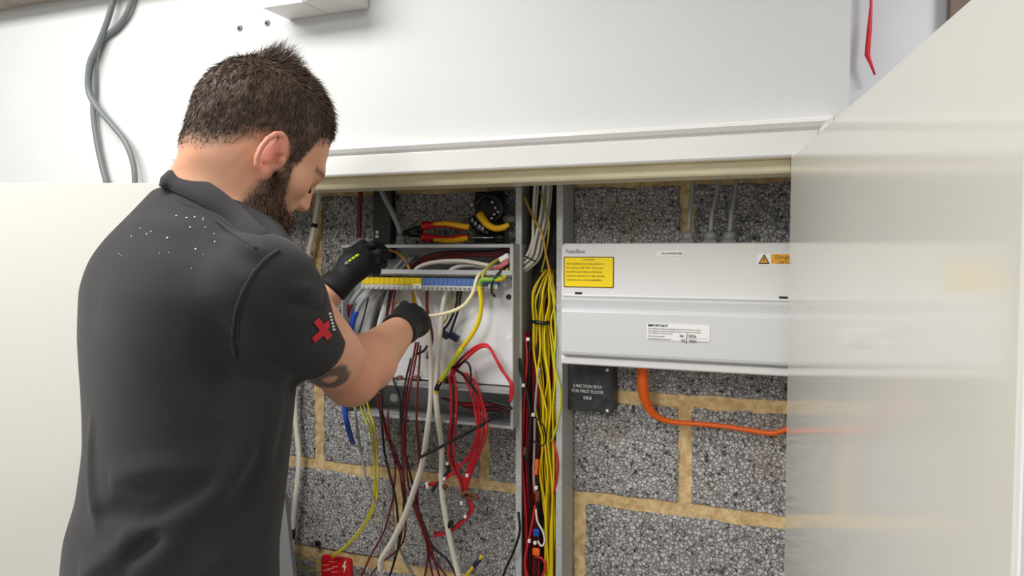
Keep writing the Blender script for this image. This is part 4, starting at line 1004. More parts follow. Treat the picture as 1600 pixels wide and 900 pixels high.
def trace(f, x, y, t0=0.5, t1=2.2):
    r = ray(x, y); L = np.linalg.norm(r); t = t0
    for _ in range(200):
        d = float(f((CAM + r * t)[None])[0])
        if d < 0.0002: break
        t += max(d, 0.0002) * 0.6 / L
        if t > t1: return None
    return CAM + r * t
def project(f, p, it=6):
    p = np.array(p, float)
    for _ in range(it):
        p = p - f(p)[:, None] * grad(f, p) * 0.8
    return p

# ---- pose ------------------------------------------------------------------------------------
TA = math.radians(45)                       # chest turned 45 degrees right of the sight line
T_F = RV * math.sin(TA) + FH * math.cos(TA)
T_R = RV * math.cos(TA) - FH * math.sin(TA)
def sect(y, cx, z, a, b):
    c = D(cx, y, z); return (c[2], c[0], c[1], a, b)
SECT = sorted([sect(1000, 262, 1.10, .182, .134), sect(900, 266, 1.10, .182, .132), sect(840, 270, 1.10, .176, .130), sect(780, 283, 1.10, .169, .126), sect(700, 291, 1.10, .174, .125),
        sect(600, 294, 1.10, .184, .127), sect(520, 295, 1.10, .194, .130), sect(450, 298, 1.10, .199, .130), sect(405, 303, 1.105, .192, .122), sect(370, 309, 1.11, .166, .108),
        sect(345, 314, 1.112, .132, .093), sect(320, 319, 1.115, .098, .080), sect(300, 323, 1.115, .076, .068), sect(275, 330, 1.118, .062, .060)])
_s = np.array(SECT); _zz = np.linspace(_s[0, 0], _s[-1, 0], 160)
_tab = np.stack([np.interp(_zz, _s[:, 0], _s[:, k]) for k in range(1, 5)], 1)
_ker = np.exp(-np.linspace(-2, 2, 15) ** 2); _ker /= _ker.sum()
for k in range(4):
    _tab[:, k] = np.convolve(np.pad(_tab[:, k], 7, mode='edge'), _ker, 'valid')
def loft(p, grow=0.0, ztop=None, zbot=None):
    z = p[:, 2]
    cx = np.interp(z, _zz, _tab[:, 0]); cy = np.interp(z, _zz, _tab[:, 1])
    a = np.interp(z, _zz, _tab[:, 2]) + grow; b = np.interp(z, _zz, _tab[:, 3]) + grow
    dx, dy = p[:, 0] - cx, p[:, 1] - cy
    u = (dx * T_R[0] + dy * T_R[1]) / a; w = (dx * T_F[0] + dy * T_F[1]) / b
    k0 = (np.abs(u) ** 2.25 + np.abs(w) ** 2.25) ** (1 / 2.25) + 1e-6
    k1 = np.sqrt((u / a) ** 2 + (w / b) ** 2) + 1e-6
    d = np.sqrt(u * u + w * w) * (k0 - 1) / k1 * 0.85
    d = smax(d, z - (SECT[-1][0] if ztop is None else ztop), 0.01)
    return np.maximum(d, (SECT[0][0] if zbot is None else zbot) - z)

SH_R = W(-.312, .965, 1.405); EL_R = D(549, 590, 1.19); WR_R = D(628, 514, 1.415); CUFF_R = D(491, 549, 1.075)
SH_L = W(-.585, 1.235, 1.415); EL_L = W(-.50, 1.36, 1.17); WR_L = D(513, 458, 1.50)
CUFF_L = SH_L + (EL_L - SH_L) * 0.75
NECK = D(332, 318, 1.115)
# head frame
HA, HP = math.radians(56), math.radians(34)
hh = RV * math.sin(HA) + FH * math.cos(HA)
H_F = hh * math.cos(HP) - ZV * math.sin(HP); H_U = hh * math.sin(HP) + ZV * math.cos(HP); H_R = np.cross(H_F, H_U)
HM = np.stack([H_F, H_R, H_U], 1)          # local (f, r, u) -> world
HC = D(406, 221, 1.12)
def hl(p): return (p - HC) @ HM            # world -> head local
def hw(f, r, u): return HC + HM @ np.array([f, r, u])

def head_sdf(p):
    q = hl(p)
    d = ellip(q, (-.006, 0, .020), (.098, .0765, .096))
    d = smin(d, ellip(q, (.030, 0, -.028), (.064, .064, .088)), .03)
    d = smin(d, ellip(q, (.036, 0, -.080), (.050, .049, .040)), .03)
    d = smin(d, ellip(q, (.068, 0, -.104), (.020, .024, .018)), .03)
    for s in (-1, 1):
        d = smin(d, ellip(q, (.058, .046 * s, -.030), (.026, .020, .020)), .02)
        d = smax(d, -ellip(q, (.098, .032 * s, -.014), (.014, .017, .011)), .012)
        d = smin(d, ellip(q, (.075, .032 * s, -.016), (.0135, .0145, .0125)), .004)
    d = smin(d, rcone(q, (.084, -.030, .004), (.084, .030, .004), .013, .013), .016)
    d = smin(d, rcone(q, (.090, 0, .000), (.102, 0, -.040), .008, .0110), .010)
    for s in (-1, 1):
        d = smin(d, ellip(q, (.092, .012 * s, -.044), (.010, .0075, .0075)), .006)
    d = smin(d, ellip(q, (.088, 0, -.072), (.012, .022, .009)), .008)
    # neck
    d = smin(d, rcone(p, hw(-.030, 0, -.055), NECK + ZV * -.03, .056, .062), .03)
    # ears: helix ring, lobe, hollow
    q0 = q; q = q - np.array((.021, 0, -.018))
    for s in (-1, 1):
        t = np.linspace(0, 1, 11)
        ang = np.radians(-95 + 290 * t)
        ring = np.stack([-.012 - .0155 * np.cos(ang) * 1.0 - 0.002, (.0835 + .006 * np.clip(np.cos(ang), -1, 1)) * s * np.ones_like(t), -.008 + .030 * np.sin(ang)], 1)
        er = polyd(q, ring) - .0042
        lobe = ellip(q, (-.004, .080 * s, -.037), (.009, .0055, .011))
        base = ellip(q, (-.008, .077 * s, -.008), (.017, .0075, .031))
        anti = rcone(q, (-.014, .083 * s, .012), (-.012, .083 * s, -.020), .0035, .0045)
        e = smin(smin(er, base, .004), lobe, .006)
        e = smin(e, anti, .004)
        e = smax(e, -ellip(q, (.000, .0875 * s, -.010), (.0075, .0115, .0120)), .003)
        e = smin(e, rcone(q, (.007, .079 * s, -.009), (.007, .080 * s, -.019), .0045, .0045), .004)
        d = smin(d, e, .006)
    return d
fore_mid = EL_R + (WR_R - EL_R) * 0.28
bulge_dir = np.cross(WR_R - EL_R, ZV); bulge_dir /= np.linalg.norm(bulge_dir)
HAND_R = WR_R + (D(646, 506, 1.50) - WR_R) * 0.35
HAND_L = WR_L + (D(553, 415, 1.52) - WR_L) * 0.5
def body_sdf(p):
    d = np.full(len(p), 0.3)
    near = np.linalg.norm(p - HC, axis=1) < 0.36
    if near.any(): d[near] = np.minimum(d[near], head_sdf(p[near]))
    d = smin(d, loft(p, -.013, zbot=0.90), .03)
    d = smin(d, rcone(p, SH_R, EL_R, .052, .039), .03)
    d = smin(d, rcone(p, SH_R + (EL_R - SH_R) * .35, SH_R + (EL_R - SH_R) * .7, .044, .038), .03)
    d = smin(d, rcone(p, EL_R, fore_mid, .0420, .0445), .020)
    d = smin(d, rcone(p, fore_mid, WR_R, .0445, .0275), .018)
    d = smin(d, rcone(p, WR_R, HAND_R, .026, .019), .012)
    d = smin(d, rcone(p, SH_L, EL_L, .056, .043), .03)
    d = smin(d, rcone(p, EL_L, WR_L, .046, .027), .02)
    d = smin(d, rcone(p, WR_L, HAND_L, .025, .018), .012)
    return d

# hairline in head coordinates: height u of the hair edge along f
HX = [-.12, -.09, -.065, -.040, -.020, .004, .022, .030, .033, .045, .050, .056, .068, .085, .105]
HY = [-.072, -.076, -.066, -.044, -.020, -.012, -.012, -.012, -.036, -.036, .004, .028, .040, .058, .078]
def hair_w(q):       # >0 inside the hair, metres above the hairline
    return q[:, 2] - np.interp(q[:, 0], HX, HY)
def beard_w(q):      # >0 inside the beard
    top = np.interp(q[:, 0], [.0, .022, .034, .046, .053, .064, .082, .095, .12], [-.09, -.032, -.020, -.024, -.044, -.060, -.064, -.060, -.062])
    back = q[:, 0] - np.interp(q[:, 2], [-.14, -.10, -.06, -.02, .02], [.016, .014, .018, .026, .026])
    return np.minimum(top - q[:, 2], back)
def noise3(p, s, seed=0):
    rs = np.random.RandomState(seed); o = np.zeros(len(p))
    for k in range(5):
        w = rs.normal(size=3); w /= np.linalg.norm(w)
        o += np.sin(p @ w * s * (0.7 + 0.25 * k) + rs.uniform(0, 6.28))
    return o / 3.0
TAT = trace(lambda p: rcone(p, SH_R, EL_R, .050, .039), 513, 588)
if TAT is None: TAT = D(516, 590, 1.12)
def body_colour(v):
    c = np.ones((len(v), 4))
    base = np.array(lin((206, 150, 120))[:3]); red = np.array(lin((206, 112, 96))[:3]); dark = np.array(lin((70, 54, 44))[:3]); pale = np.array(lin((214, 166, 138))[:3])
    col = np.tile(base, (len(v), 1))
    m = np.clip(noise3(v, 60, 2) * 0.25 + 0.2, 0, 1)[:, None]; col = col * (1 - m) + pale * m
    q = hl(v); inh = np.linalg.norm(q, axis=1) < 0.17
    w = np.where(inh, np.clip((hair_w(q) + .008) / .034, 0, 1) ** 0.8, 0)
    ear = np.exp(-(((q[:, 0] - .009) / .024) ** 2 + ((q[:, 2] + .026) / .036) ** 2)) * (np.abs(q[:, 1]) > .070) * inh
    outer = np.clip((np.abs(q[:, 1]) - .080) / .003, 0, 1) * (np.abs(q[:, 0] - .011) < .03) * (np.abs(q[:, 2] + .024) < .05)
    w = w * (1 - outer)
    scar = np.clip(1 - polyd(q, [(-.045, .068, -.030), (-.030, .073, .000), (-.022, .0755, .014)]) / .004, 0, 1) * inh
    w = w * (1 - 0.7 * scar)
    col = col * (1 - 0.92 * w[:, None]) + dark * 0.92 * w[:, None]
    e = np.clip(ear, 0, 1)[:, None] * 0.75 * (1 - w[:, None]); col = col * (1 - e) + red * e
    bw = np.where(inh, np.clip((beard_w(q) + .006) / .016, 0, 1), 0)[:, None] * 0.88
    col = col * (1 - bw) + dark * bw
    brow = np.exp(-(((q[:, 2] - .006 + .15 * np.maximum(np.abs(q[:, 1]) - .03, 0)) / .0045) ** 2)) * (q[:, 0] > .06) * (np.abs(np.abs(q[:, 1]) - .032) < .020) * inh
    lash = np.exp(-((q[:, 2] + .021) / .0022) ** 2) * (q[:, 0] > .07) * (np.abs(np.abs(q[:, 1]) - .032) < .014) * inh
    bb = np.clip(brow + lash, 0, 1)[:, None] * 0.85; col = col * (1 - bb) + dark * bb
    # forearm: redder skin round the elbow, tattoo ring above it
    el = np.exp(-(np.linalg.norm(v - EL_R, axis=1) / .06) ** 2)[:, None] * 0.35; col = col * (1 - el) + red * el
    ink = np.array(lin((62, 62, 64))[:3])
    dt = np.linalg.norm(v - TAT, axis=1) + noise3(v, 260, 5) * .0025
    ring = np.clip(1 - np.abs(dt - .0205) / .0125, 0, 1)
    down = SH_R - TAT; down /= np.linalg.norm(down)
    side = ((v - TAT) @ UV)
    blob = np.clip(1 - (np.linalg.norm(v - (TAT - UV * .024 - RV * .004), axis=1) + noise3(v, 300, 9) * .003) / .018, 0, 1)
    streak = np.clip(1 - np.abs(np.linalg.norm(v - (TAT - RV * .026 - UV * .004), axis=1) - .013) / .005, 0, 1) * 0.7
    t = np.clip(np.maximum(np.maximum(ring * 2.2, blob * 2.0), streak), 0, 1)[:, None] * 0.85
    col = col * (1 - t) + ink * t
    c[:, :3] = col
    return c
def tone_material(name, rough, sss=0.0, bump=0.15, bs=420):
    m = bpy.data.materials.new(name); m.use_nodes = True; nt = m.node_tree; b = nt.nodes['Principled BSDF']
    a = nt.nodes.new('ShaderNodeVertexColor'); a.layer_name = 'tone'
    nt.links.new(a.outputs['Color'], b.inputs['Base Color'])
    b.inputs['Roughness'].default_value = rough
    if sss:
        b.inputs['Subsurface Weight'].default_value = sss; b.inputs['Subsurface Radius'].default_value = (0.008, 0.003, 0.0015)
        b.inputs['Subsurface Scale'].default_value = 1.0
    g = nt.nodes.new('ShaderNodeNewGeometry'); n = nt.nodes.new('ShaderNodeTexNoise'); n.inputs['Scale'].default_value = bs; n.inputs['Detail'].default_value = 3
    nt.links.new(g.outputs['Position'], n.inputs['Vector'])
    bp = nt.nodes.new('ShaderNodeBump'); bp.inputs['Strength'].default_value = bump; bp.inputs['Distance'].default_value = 0.002
    nt.links.new(n.outputs['Fac'], bp.inputs['Height']); nt.links.new(bp.outputs['Normal'], b.inputs['Normal'])
    return m
M['skin'] = tone_material('skin', 0.5, 0.12)
M['hair'] = mat('brown_hair', (92, 74, 62), 0.55, var=0.40, vscale=120, spec=0.3)
M['beard'] = mat('brown_beard', (74, 54, 41), 0.6, var=0.35, vscale=120, rgb2=(104, 74, 52))

def cloth_material(name, rgb, specks=False):
    m = mat(name, rgb, 0.85, bump=0.45, bscale=900, spec=0.25)
    b = m.node_tree.nodes['Principled BSDF']
    b.inputs['Sheen Weight'].default_value = 0.12; b.inputs['Sheen Roughness'].default_value = 0.5
    return m
M['shirt'] = cloth_material('charcoal_polo', (38, 37, 38))
M['shirt_rib'] = cloth_material('charcoal_rib', (34, 33, 35))
M['trousers'] = cloth_material('black_trousers', (28, 28, 32))
M['glove'] = mat('black_glove', (20, 20, 22), 0.6, bump=0.6, bscale=520, spec=0.35)
M['speck'] = mat('white_paint_speck', (225, 225, 222), 0.7)

man = empty('person', (float(D(285, 900, 1.1)[0]), float(D(285, 900, 1.1)[1]), 0.0), 'man in charcoal polo shirt and black gloves, head bent, wiring the open enclosure', 'person')
blo = np.minimum.reduce([SH_R, EL_R, HAND_R, SH_L, EL_L, HAND_L, HC]) - .25
bhi = np.maximum.reduce([SH_R, EL_R, HAND_R, SH_L, EL_L, HAND_L, HC]) + .25
blo[2] = 0.88; bhi[2] = HC[2] + .16
body, BV = net_obj('body', body_sdf, blo, bhi, 0.0028, M['skin'], man, colour=body_colour)

# ---- shirt --------------------------------------------------------------------------------------
dirR = (CUFF_R - SH_R) / np.linalg.norm(CUFF_R - SH_R); dirL = (CUFF_L - SH_L) / np.linalg.norm(CUFF_L - SH_L)
bot_z = 0.86
def sleeve_sdf(p, a, b, r0, r1, dr):
    t = (p - a) @ dr
    return smax(rcone(p, a, b + dr * .05, r0, r1), t - np.linalg.norm(b - a), .004)
def shirt_base(p):
    d = loft(p, 0.0, ztop=float(D(300, 296, 1.115)[2]), zbot=bot_z)
    d = smin(d, rcone(p, SH_R + ZV * .0, SH_R + (CUFF_R - SH_R) * .2, .060, .060), .05)
    d = smin(d, rcone(p, SH_L, SH_L + (CUFF_L - SH_L) * .2, .070, .070), .05)
    d = smin(d, sleeve_sdf(p, SH_R, CUFF_R, .062, .0425, dirR), .022)
    d = smin(d, sleeve_sdf(p, SH_L, CUFF_L, .072, .056, dirL), .022)
    return d
FOLDS = []
def fold(pts, amp, w):
    q = [trace(shirt_base, x, y) for x, y in pts]
    q = [a for a in q if a is not None]
    if len(q) > 1: FOLDS.append((catmull(q, 3), amp * 2.5, w * 1.1))
fold([(395, 690), (377, 712), (337, 767), (292, 797), (223, 832), (190, 842)], .0075, .013)
fold([(350, 735), (300, 775), (250, 805), (213, 818)], -.0045, .010)
fold([(300, 790), (287, 815), (258, 862), (200, 905)], .0075, .012)
fold([(262, 822), (235, 845), (190, 875)], -.0050, .011)
fold([(210, 828), (185, 862), (150, 885), (120, 895)], .0060, .013)
fold([(170, 748), (240, 736), (340, 732)], .0028, .015)
fold([(180, 764), (250, 756), (320, 756)], -.0020, .012)
fold([(143, 640), (142, 720), (145, 780), (150, 838)], .0026, .010)
fold([(410, 600), (395, 650), (372, 700), (345, 745)], .0045, .016)
fold([(430, 590), (428, 660), (415, 740), (390, 800)], .0040, .014)
fold([(350, 850), (330, 880), (300, 905)], .0040, .012)
fold([(455, 450), (480, 455), (505, 465)], .0035, .008)
fold([(440, 470), (470, 480), (510, 480)], -.0030, .008)
fold([(390, 560), (420, 575), (460, 590)], .0030, .008)
fold([(350, 362), (385, 385), (410, 402)], .0032, .009)
fold([(330, 372), (365, 398), (390, 425)], -.0022, .009)
fold([(270, 300), (320, 325), (370, 360), (400, 380)], .0025, .006)
fold([(205, 345), (250, 350), (300, 365)], .0016, .014)
fold([(360, 560), (352, 600), (350, 650)], -.0035, .014)
fold([(150, 480), (200, 520), (260, 600), (300, 680)], .0016, .030)
fold([(360, 470), (340, 540), (345, 620)], -.0022, .022)
fold([(440, 640), (420, 720), (380, 800), (330, 860)], -.0035, .016)
fold([(240, 800), (190, 800), (140, 810)], -.0030, .012)
def shirt_sdf(p):
    d = shirt_base(p)
    near = np.abs(d) < 0.03
    if near.any():
        q = p[near]; e = np.zeros(len(q))
        for pts, amp, w in FOLDS:
            pts = np.asarray(pts); c = (pts.min(0) + pts.max(0)) / 2; r = np.linalg.norm(pts.max(0) - pts.min(0)) / 2 + 3 * w
            m_ = np.linalg.norm(q - c, axis=1) < r
            if m_.any():
                dd, uu = polydt(q[m_], pts)
                e[m_] += amp * np.sin(np.pi * np.clip(uu, 0, 1)) ** 0.8 * np.exp(-(dd / w) ** 2)
        e += noise3(q, 24, 11) * .0014
        d[near] = d[near] - e
    return d
slo = blo.copy(); shi = bhi.copy(); slo[2] = bot_z - .02; shi[2] = 1.60
shirt, SV = net_obj('polo_shirt', shirt_sdf, slo, shi, 0.0042, M['shirt'], man)
shirt['label'] = 'charcoal short sleeved polo shirt'
def on_shirt(x, y):
    return trace(shirt_sdf, x, y)
# armhole seam
sp = [on_shirt(x, y) for x, y in ((436, 392), (420, 402), (402, 420), (386, 445), (374, 472), (367, 500), (364, 530), (368, 556))]
sp = catmull([s for s in sp if s is not None], 8)
MB().tube(sp, 0.0030 + 0.0004 * np.sin(np.arange(len(sp)) * 1.9) + 0.0003 * np.sin(np.arange(len(sp)) * 0.77), 8).build('shoulder_seam', M['shirt'], shirt, True)
sp2 = catmull([s for s in [on_shirt(x, y) for x, y in ((423, 397), (406, 416), (391, 440), (380, 470), (373, 500), (371, 530))] if s is not None], 8)
MB().tube(sp2, 0.0015, 6).build('seam_stitching', M['shirt_rib'], shirt, True)
# yoke seam under the collar
yk = [on_shirt(x, y) for x, y in ((246, 303), (290, 318), (335, 342), (375, 372), (400, 388))]
yk = catmull([s for s in yk if s is not None], 8)
MB().tube(yk, 0.0016, 6).build('yoke_seam', M['shirt'], shirt, True)
# sleeve hem
hem = []
e1 = np.cross(dirR, ZV); e1 /= np.linalg.norm(e1); e2 = np.cross(dirR, e1)
for k in range(33):
    a = 2 * math.pi * k / 32
    hem.append(CUFF_R - dirR * .003 + (e1 * math.cos(a) + e2 * math.sin(a)) * .0435)
MB().tube(project(shirt_base, hem, 3), 0.0016, 6, False).build('sleeve_hem', M['shirt_rib'], shirt, True)
# collar: folded band round the neck, higher at the nape
near_b = [(256, 290), (274, 298), (314, 319), (358, 350), (400, 384)]
nb_ = [trace(shirt_base, x, y) for x, y in near_b]
nb_ = [p if p is not None else D(x, y, 1.05) for p, (x, y) in zip(nb_, near_b)]
nb_[4] = nb_[4] + FV * .022; nb_[3] = nb_[3] + FV * .004
near_t = [(266, 266), (290, 268), (332, 288), (376, 322), (420, 364)]
nt_ = [D(x, y, float((b - CAM) @ FV) + .022) for (x, y), b in zip(near_t, nb_)]
far_b = [D(446, 398, 1.10), D(440, 388, 1.175), D(385, 345, 1.225), D(325, 302, 1.225), D(275, 284, 1.185)]
far_t = [D(444, 380, 1.105), D(428, 360, 1.16), D(374, 318, 1.195), D(322, 280, 1.195), D(284, 263, 1.165)]
CT = nt_ + far_t; CB = nb_ + far_b
def closed(pts, per=6):
    pts = list(pts); n = len(pts)
    c = catmull(pts[-2:] + pts + pts[:3], per)
    return c[2 * per:2 * per + n * per]
ct, cb = closed(CT), closed(CB)
n_ = len(ct); cc = ct.mean(0)
vs, fs = [], []
prof = []
for i in range(n_):
    top, bot = ct[i], cb[i]
    out = (bot - cc) - ZV * np.dot(bot - cc, ZV); out /= np.linalg.norm(out)
    mid = (top + bot) / 2
    ring = [top - out * .006 - ZV * .018, top - out * .004 + ZV * -.004, top + ZV * .0005, top + out * .0035 - ZV * .001, mid + out * .0085, bot + out * .0065, bot + out * .0025 - ZV * .001, mid + out * .002]
    prof.append(ring)
k_ = len(prof[0])
for i in range(n_): vs += prof[i]
for i in range(n_):
    for j in range(k_):
        fs.append([i * k_ + j, i * k_ + (j + 1) % k_, ((i + 1) % n_) * k_ + (j + 1) % k_, ((i + 1) % n_) * k_ + j])
MB().add(vs, fs).build('collar', M['shirt_rib'], shirt, True)
# printed emblem on the sleeve, draped on the cloth
def drape(name, quad, m, lift=.0012, nx=6, ny=6, parent=None):
    quad = [np.array(q, float) for q in quad]; vs, fs = [], []
    ok = True
    for j in range(ny + 1):
        for i in range(nx + 1):
            u, w = i / nx, j / ny
            xy = quad[0] * (1 - u) * (1 - w) + quad[1] * u * (1 - w) + quad[2] * u * w + quad[3] * (1 - u) * w
            p = on_shirt(*xy)
            if p is None: return None
            g = grad(shirt_sdf, p[None])[0]
            vs.append(p + g * lift)
    for j in range(ny):
        for i in range(nx):
            a = j * (nx + 1) + i; fs.append([a, a + 1, a + nx + 2, a + nx + 1])
    return MB().add(vs, fs).build(name, m, parent or shirt, True)
M['emblem_red'] = mat('emblem_red', (196, 34, 44), 0.7)
drape('emblem_bar', [(489, 503), (497, 496), (518, 524), (510, 531)], M['emblem_red'])
drape('emblem_bar', [(486, 527), (507, 508), (512, 517), (491, 535)], M['emblem_red'], .0014)
drape('emblem_bar', [(503, 506), (512, 500), (514, 510), (506, 516)], M['emblem_red'], .0016)
for k in range(6):
    x, y = 512 + 1.3 * k, 489 + 5.0 * k
    drape('emblem_lettering', [(x, y), (x + 3.5, y - 1), (x + 4, y + 2.0), (x + 0.5, y + 2.6)], M['white_ink'], .0014, 2, 2)
# paint specks
spk = MB()
rs = np.random.RandomState(4)
for x, y in [(195, 335), (186, 345), (204, 337), (190, 341), (318, 341), (321, 356), (317, 344), (262, 372), (237, 362), (230, 366), (300, 420), (190, 400), (150, 390)] + [(rs.uniform(180, 340), rs.uniform(325, 400)) for _ in range(16)]:
    p = on_shirt(x, y)
    if p is None: continue
    g = grad(shirt_sdf, p[None])[0]; r = rs.uniform(.0006, .0014)
    a = np.cross(g, ZV); a /= np.linalg.norm(a) + 1e-9; b = np.cross(g, a)
    vs = [p + g * .0012 + (a * math.cos(t) + b * math.sin(t)) * r * rs.uniform(.6, 1.2) for t in np.linspace(0, 6.28, 6)[:-1]]
    spk.add(vs, [list(range(5))])
o_ = spk.build('paint_specks', M['speck'], shirt); o_['kind'] = 'stuff'

# ---- trousers and shoes (below the frame) ----------------------------------------------------------
pel = D(270, 880, 1.10); hipz = .93
def leg_pts(s):
    hip = np.array([pel[0], pel[1], hipz]) + T_R * .088 * s
    knee = hip + T_F * .03 + T_R * .03 * s; knee[2] = .50
    ank = knee - T_F * .03 + T_R * .01 * s; ank[2] = .10
    return hip, knee, ank
def trouser_sdf(p):
    d = ellip(p, (pel[0], pel[1], .95), (.168, .125, .13), np.stack([T_R, T_F, ZV], 1))
    for s in (-1, 1):
        h, k, a = leg_pts(s)
        d = smin(d, rcone(p, h, k, .094, .068), .05); d = smin(d, rcone(p, k, a, .068, .056), .03)
    return np.maximum(smax(d, p[:, 2] - 1.03, .01), .045 - p[:, 2])
net_obj('trousers', trouser_sdf, (pel[0] - .36, pel[1] - .36, .02), (pel[0] + .36, pel[1] + .36, 1.06), 0.008, M['trousers'], man)
for s in (-1, 1):
    h, k, a = leg_pts(s)
    toe = a + T_F * .16; heel = a - T_F * .05
    def shoe(p, heel=heel, toe=toe, a=a):
        d = rcone(p, (heel[0], heel[1], .045), (toe[0], toe[1], .036), .042, .040)
        d = smin(d, rcone(p, (a[0], a[1], .05), (a[0], a[1], .12), .044, .046), .03)
        return np.maximum(d, 0.002 - p[:, 2])
    net_obj('shoe', shoe, (a[0] - .28, a[1] - .28, -.01), (a[0] + .28, a[1] + .28, .2), 0.006, M['black_plastic'], man)

# ---- gloves with five fingers each ----------------------------------------------------------------
def hand_sdf(wr, fa, palm_c, knuckles, fingers, thumb, r=.0098, cuff=.028):
    def f(p):
        d = rcone(p, wr - fa * .028, wr + fa * .012, .0335, .031)
        d = np.maximum(d, -((p - (wr - fa * cuff)) @ fa))
        for kn in knuckles:
            d = smin(d, rcone(p, wr + fa * .014, kn, .021, .0125), .014)
        d = smin(d, ellip(p, palm_c, (.033, .033, .026)), .016)
        for ch in fingers:
            for i in range(len(ch) - 1):
                d = smin(d, rcone(p, ch[i], ch[i + 1], r * (1.06 - .07 * i), r * (1.0 - .07 * i)), .0035)
        for i in range(len(thumb) - 1):
            d = smin(d, rcone(p, thumb[i], thumb[i + 1], .0135 - .0014 * i, .0122 - .0014 * i), .006)
        return d
    return f
# right hand: seen from behind the wrist, fingertips closing up-left on the cream wire
fr_ = (D(646, 506, 1.50) - WR_R); fr_ /= np.linalg.norm(fr_)
knR = [D(640, 484, 1.485), D(652, 488, 1.50), D(659, 499, 1.505), D(660, 513, 1.50)]
tipY = P(631, 484, 1.40)
depth_t = float((tipY - CAM) @ FV)
fgR = [[knR[0], D(632, 478, 1.522), D(629, 481, 1.535), D(630, 485, depth_t + .012)],
       [knR[1], D(646, 481, 1.535), D(638, 484, 1.556), D(634, 489, depth_t + .018)],
       [knR[2], D(657, 492, 1.540), D(647, 494, 1.562), D(640, 497, 1.552)],
       [knR[3], D(659, 506, 1.530), D(650, 506, 1.552), D(643, 508, 1.545)]]
thR = [WR_R + fr_ * .02, D(624, 497, 1.485), D(624, 489, 1.515), D(627, 485, depth_t + .002)]
gR, _ = net_obj('glove', hand_sdf(WR_R, fr_, D(646, 504, 1.475), knR, fgR, thR), D(630, 500, 1.48) - .13, D(630, 500, 1.48) + .13, 0.0024, M['glove'], man)
gR['label'] = 'black glove on the right hand pinching the cream wire'
# left hand: raised, fingers reaching right to the ochre wire
fl_ = (D(553, 415, 1.52) - WR_L); fl_ /= np.linalg.norm(fl_)
knL = [D(566, 392, 1.545), D(574, 402, 1.535), D(573, 412, 1.53), D(568, 421, 1.53)]
fgL = [[knL[0], D(582, 384, 1.56), D(594, 386, 1.575), D(601, 392, 1.58)],
       [knL[1], D(592, 396, 1.545), D(602, 400, 1.56), D(603, 397, 1.58)],
       [knL[2], D(590, 410, 1.54), D(598, 413, 1.56), D(597, 409, 1.58)],
       [knL[3], D(581, 421, 1.54), D(588, 424, 1.555), D(588, 420, 1.57)]]
thL = [WR_L + fl_ * .025, D(548, 396, 1.54), D(566, 384, 1.57), D(590, 389, 1.59)]
gL, _ = net_obj('glove', hand_sdf(WR_L, fl_, D(554, 412, 1.53), knL, fgL, thL, cuff=-.012), D(555, 415, 1.54) - .14, D(555, 415, 1.54) + .14, 0.0024, M['glove'], man)
gL['label'] = 'black glove on the raised left hand'
gls = hand_sdf(WR_L, fl_, D(554, 412, 1.53), knL, fgL, thL, cuff=-.012)
st = [trace(gls, x, y, 1.2) for x, y in ((540, 413), (545, 409), (550, 405), (556, 401), (562, 397))]
st = [s for s in st if s is not None]
for k in range(len(st) - 1):
    MB().tube([st[k] - FV * .0005, st[k] * .25 + st[k + 1] * .75 - FV * .0005], 0.0026 if k else 0.0034, 6).build('glove_stripe', M['w_grey'] if k == 0 else M['w_lime'], gL, True)

# ---- hair and beard: cap plus separate strands ---------------------------------------------------
def strand_mesh(name, roots, dirs, lens, width, m, parent, cap=None, curl=0.35, seed=1):
    rs = np.random.RandomState(seed); n = len(roots)
    lens = lens[:, None]
    side = np.cross(dirs, rs.normal(size=(n, 3))); side /= np.linalg.norm(side, axis=1)[:, None] + 1e-9
    bend = np.cross(side, dirs)
    w = width * rs.uniform(.7, 1.3, (n, 1))
    p0 = roots; p1 = roots + dirs * lens * .5 + bend * lens * curl * .12; p2 = roots + dirs * lens - bend * lens * curl * .15
    V = np.stack([p0 - side * w, p0 + side * w, p1 - side * w * .8, p1 + side * w * .8, p2], 1).reshape(-1, 3)
    F = []
    for i in range(n):
        b = 5 * i; F += [[b, b + 1, b + 3, b + 2], [b + 2, b + 3, b + 4]]
    o = mesh_obj(name, V, F, m, parent, True)
    o['kind'] = 'stuff'
    return o
q = hl(BV); sel = (np.linalg.norm(q, axis=1) < .16)
hv, hq = BV[sel], q[sel]
earm = (np.abs(hq[:, 1]) > .0765) & (np.abs(hq[:, 0] - .010) < .028) & (np.abs(hq[:, 2] + .024) < .043)
neckm = hq[:, 2] < -.085
rs = np.random.RandomState(21)
hwv = hair_w(hq)
cand = np.where((hwv > -.004) & ~earm & ~((hq[:, 0] > .085) & (hq[:, 2] < .05)))[0]
idx = rs.choice(cand, 26000)
keep = rs.uniform(size=len(idx)) < np.clip((hwv[idx] + .004) / .030, .06, 1)
scarn = polyd(hq[idx], [(-.045, .068, -.030), (-.030, .073, .000), (-.022, .0755, .014)]) < .0032
idx = idx[keep & ~scarn]
roots = hv[idx] + rs.normal(size=(len(idx), 3)) * .0012
nrm = grad(head_sdf, hv[idx], .002)
lq = hq[idx]
top = np.clip((lq[:, 2] - .055) / .05, 0, 1)[:, None]
flow = H_F * (top * 0.9 + .25 * (lq[:, :1] > 0)) + (-H_U) * (1 - top) * .9 + H_R * (rs.normal(size=(len(idx), 1)) * .12 + .18 * np.sign(lq[:, 1:2]) * (1 - top))
flow = flow - nrm * np.sum(flow * nrm, 1)[:, None]; flow /= np.linalg.norm(flow, axis=1)[:, None] + 1e-9
crown = np.exp(-(np.linalg.norm(lq - np.array((-.046, .010, .104)), axis=1) / .022) ** 2)[:, None]
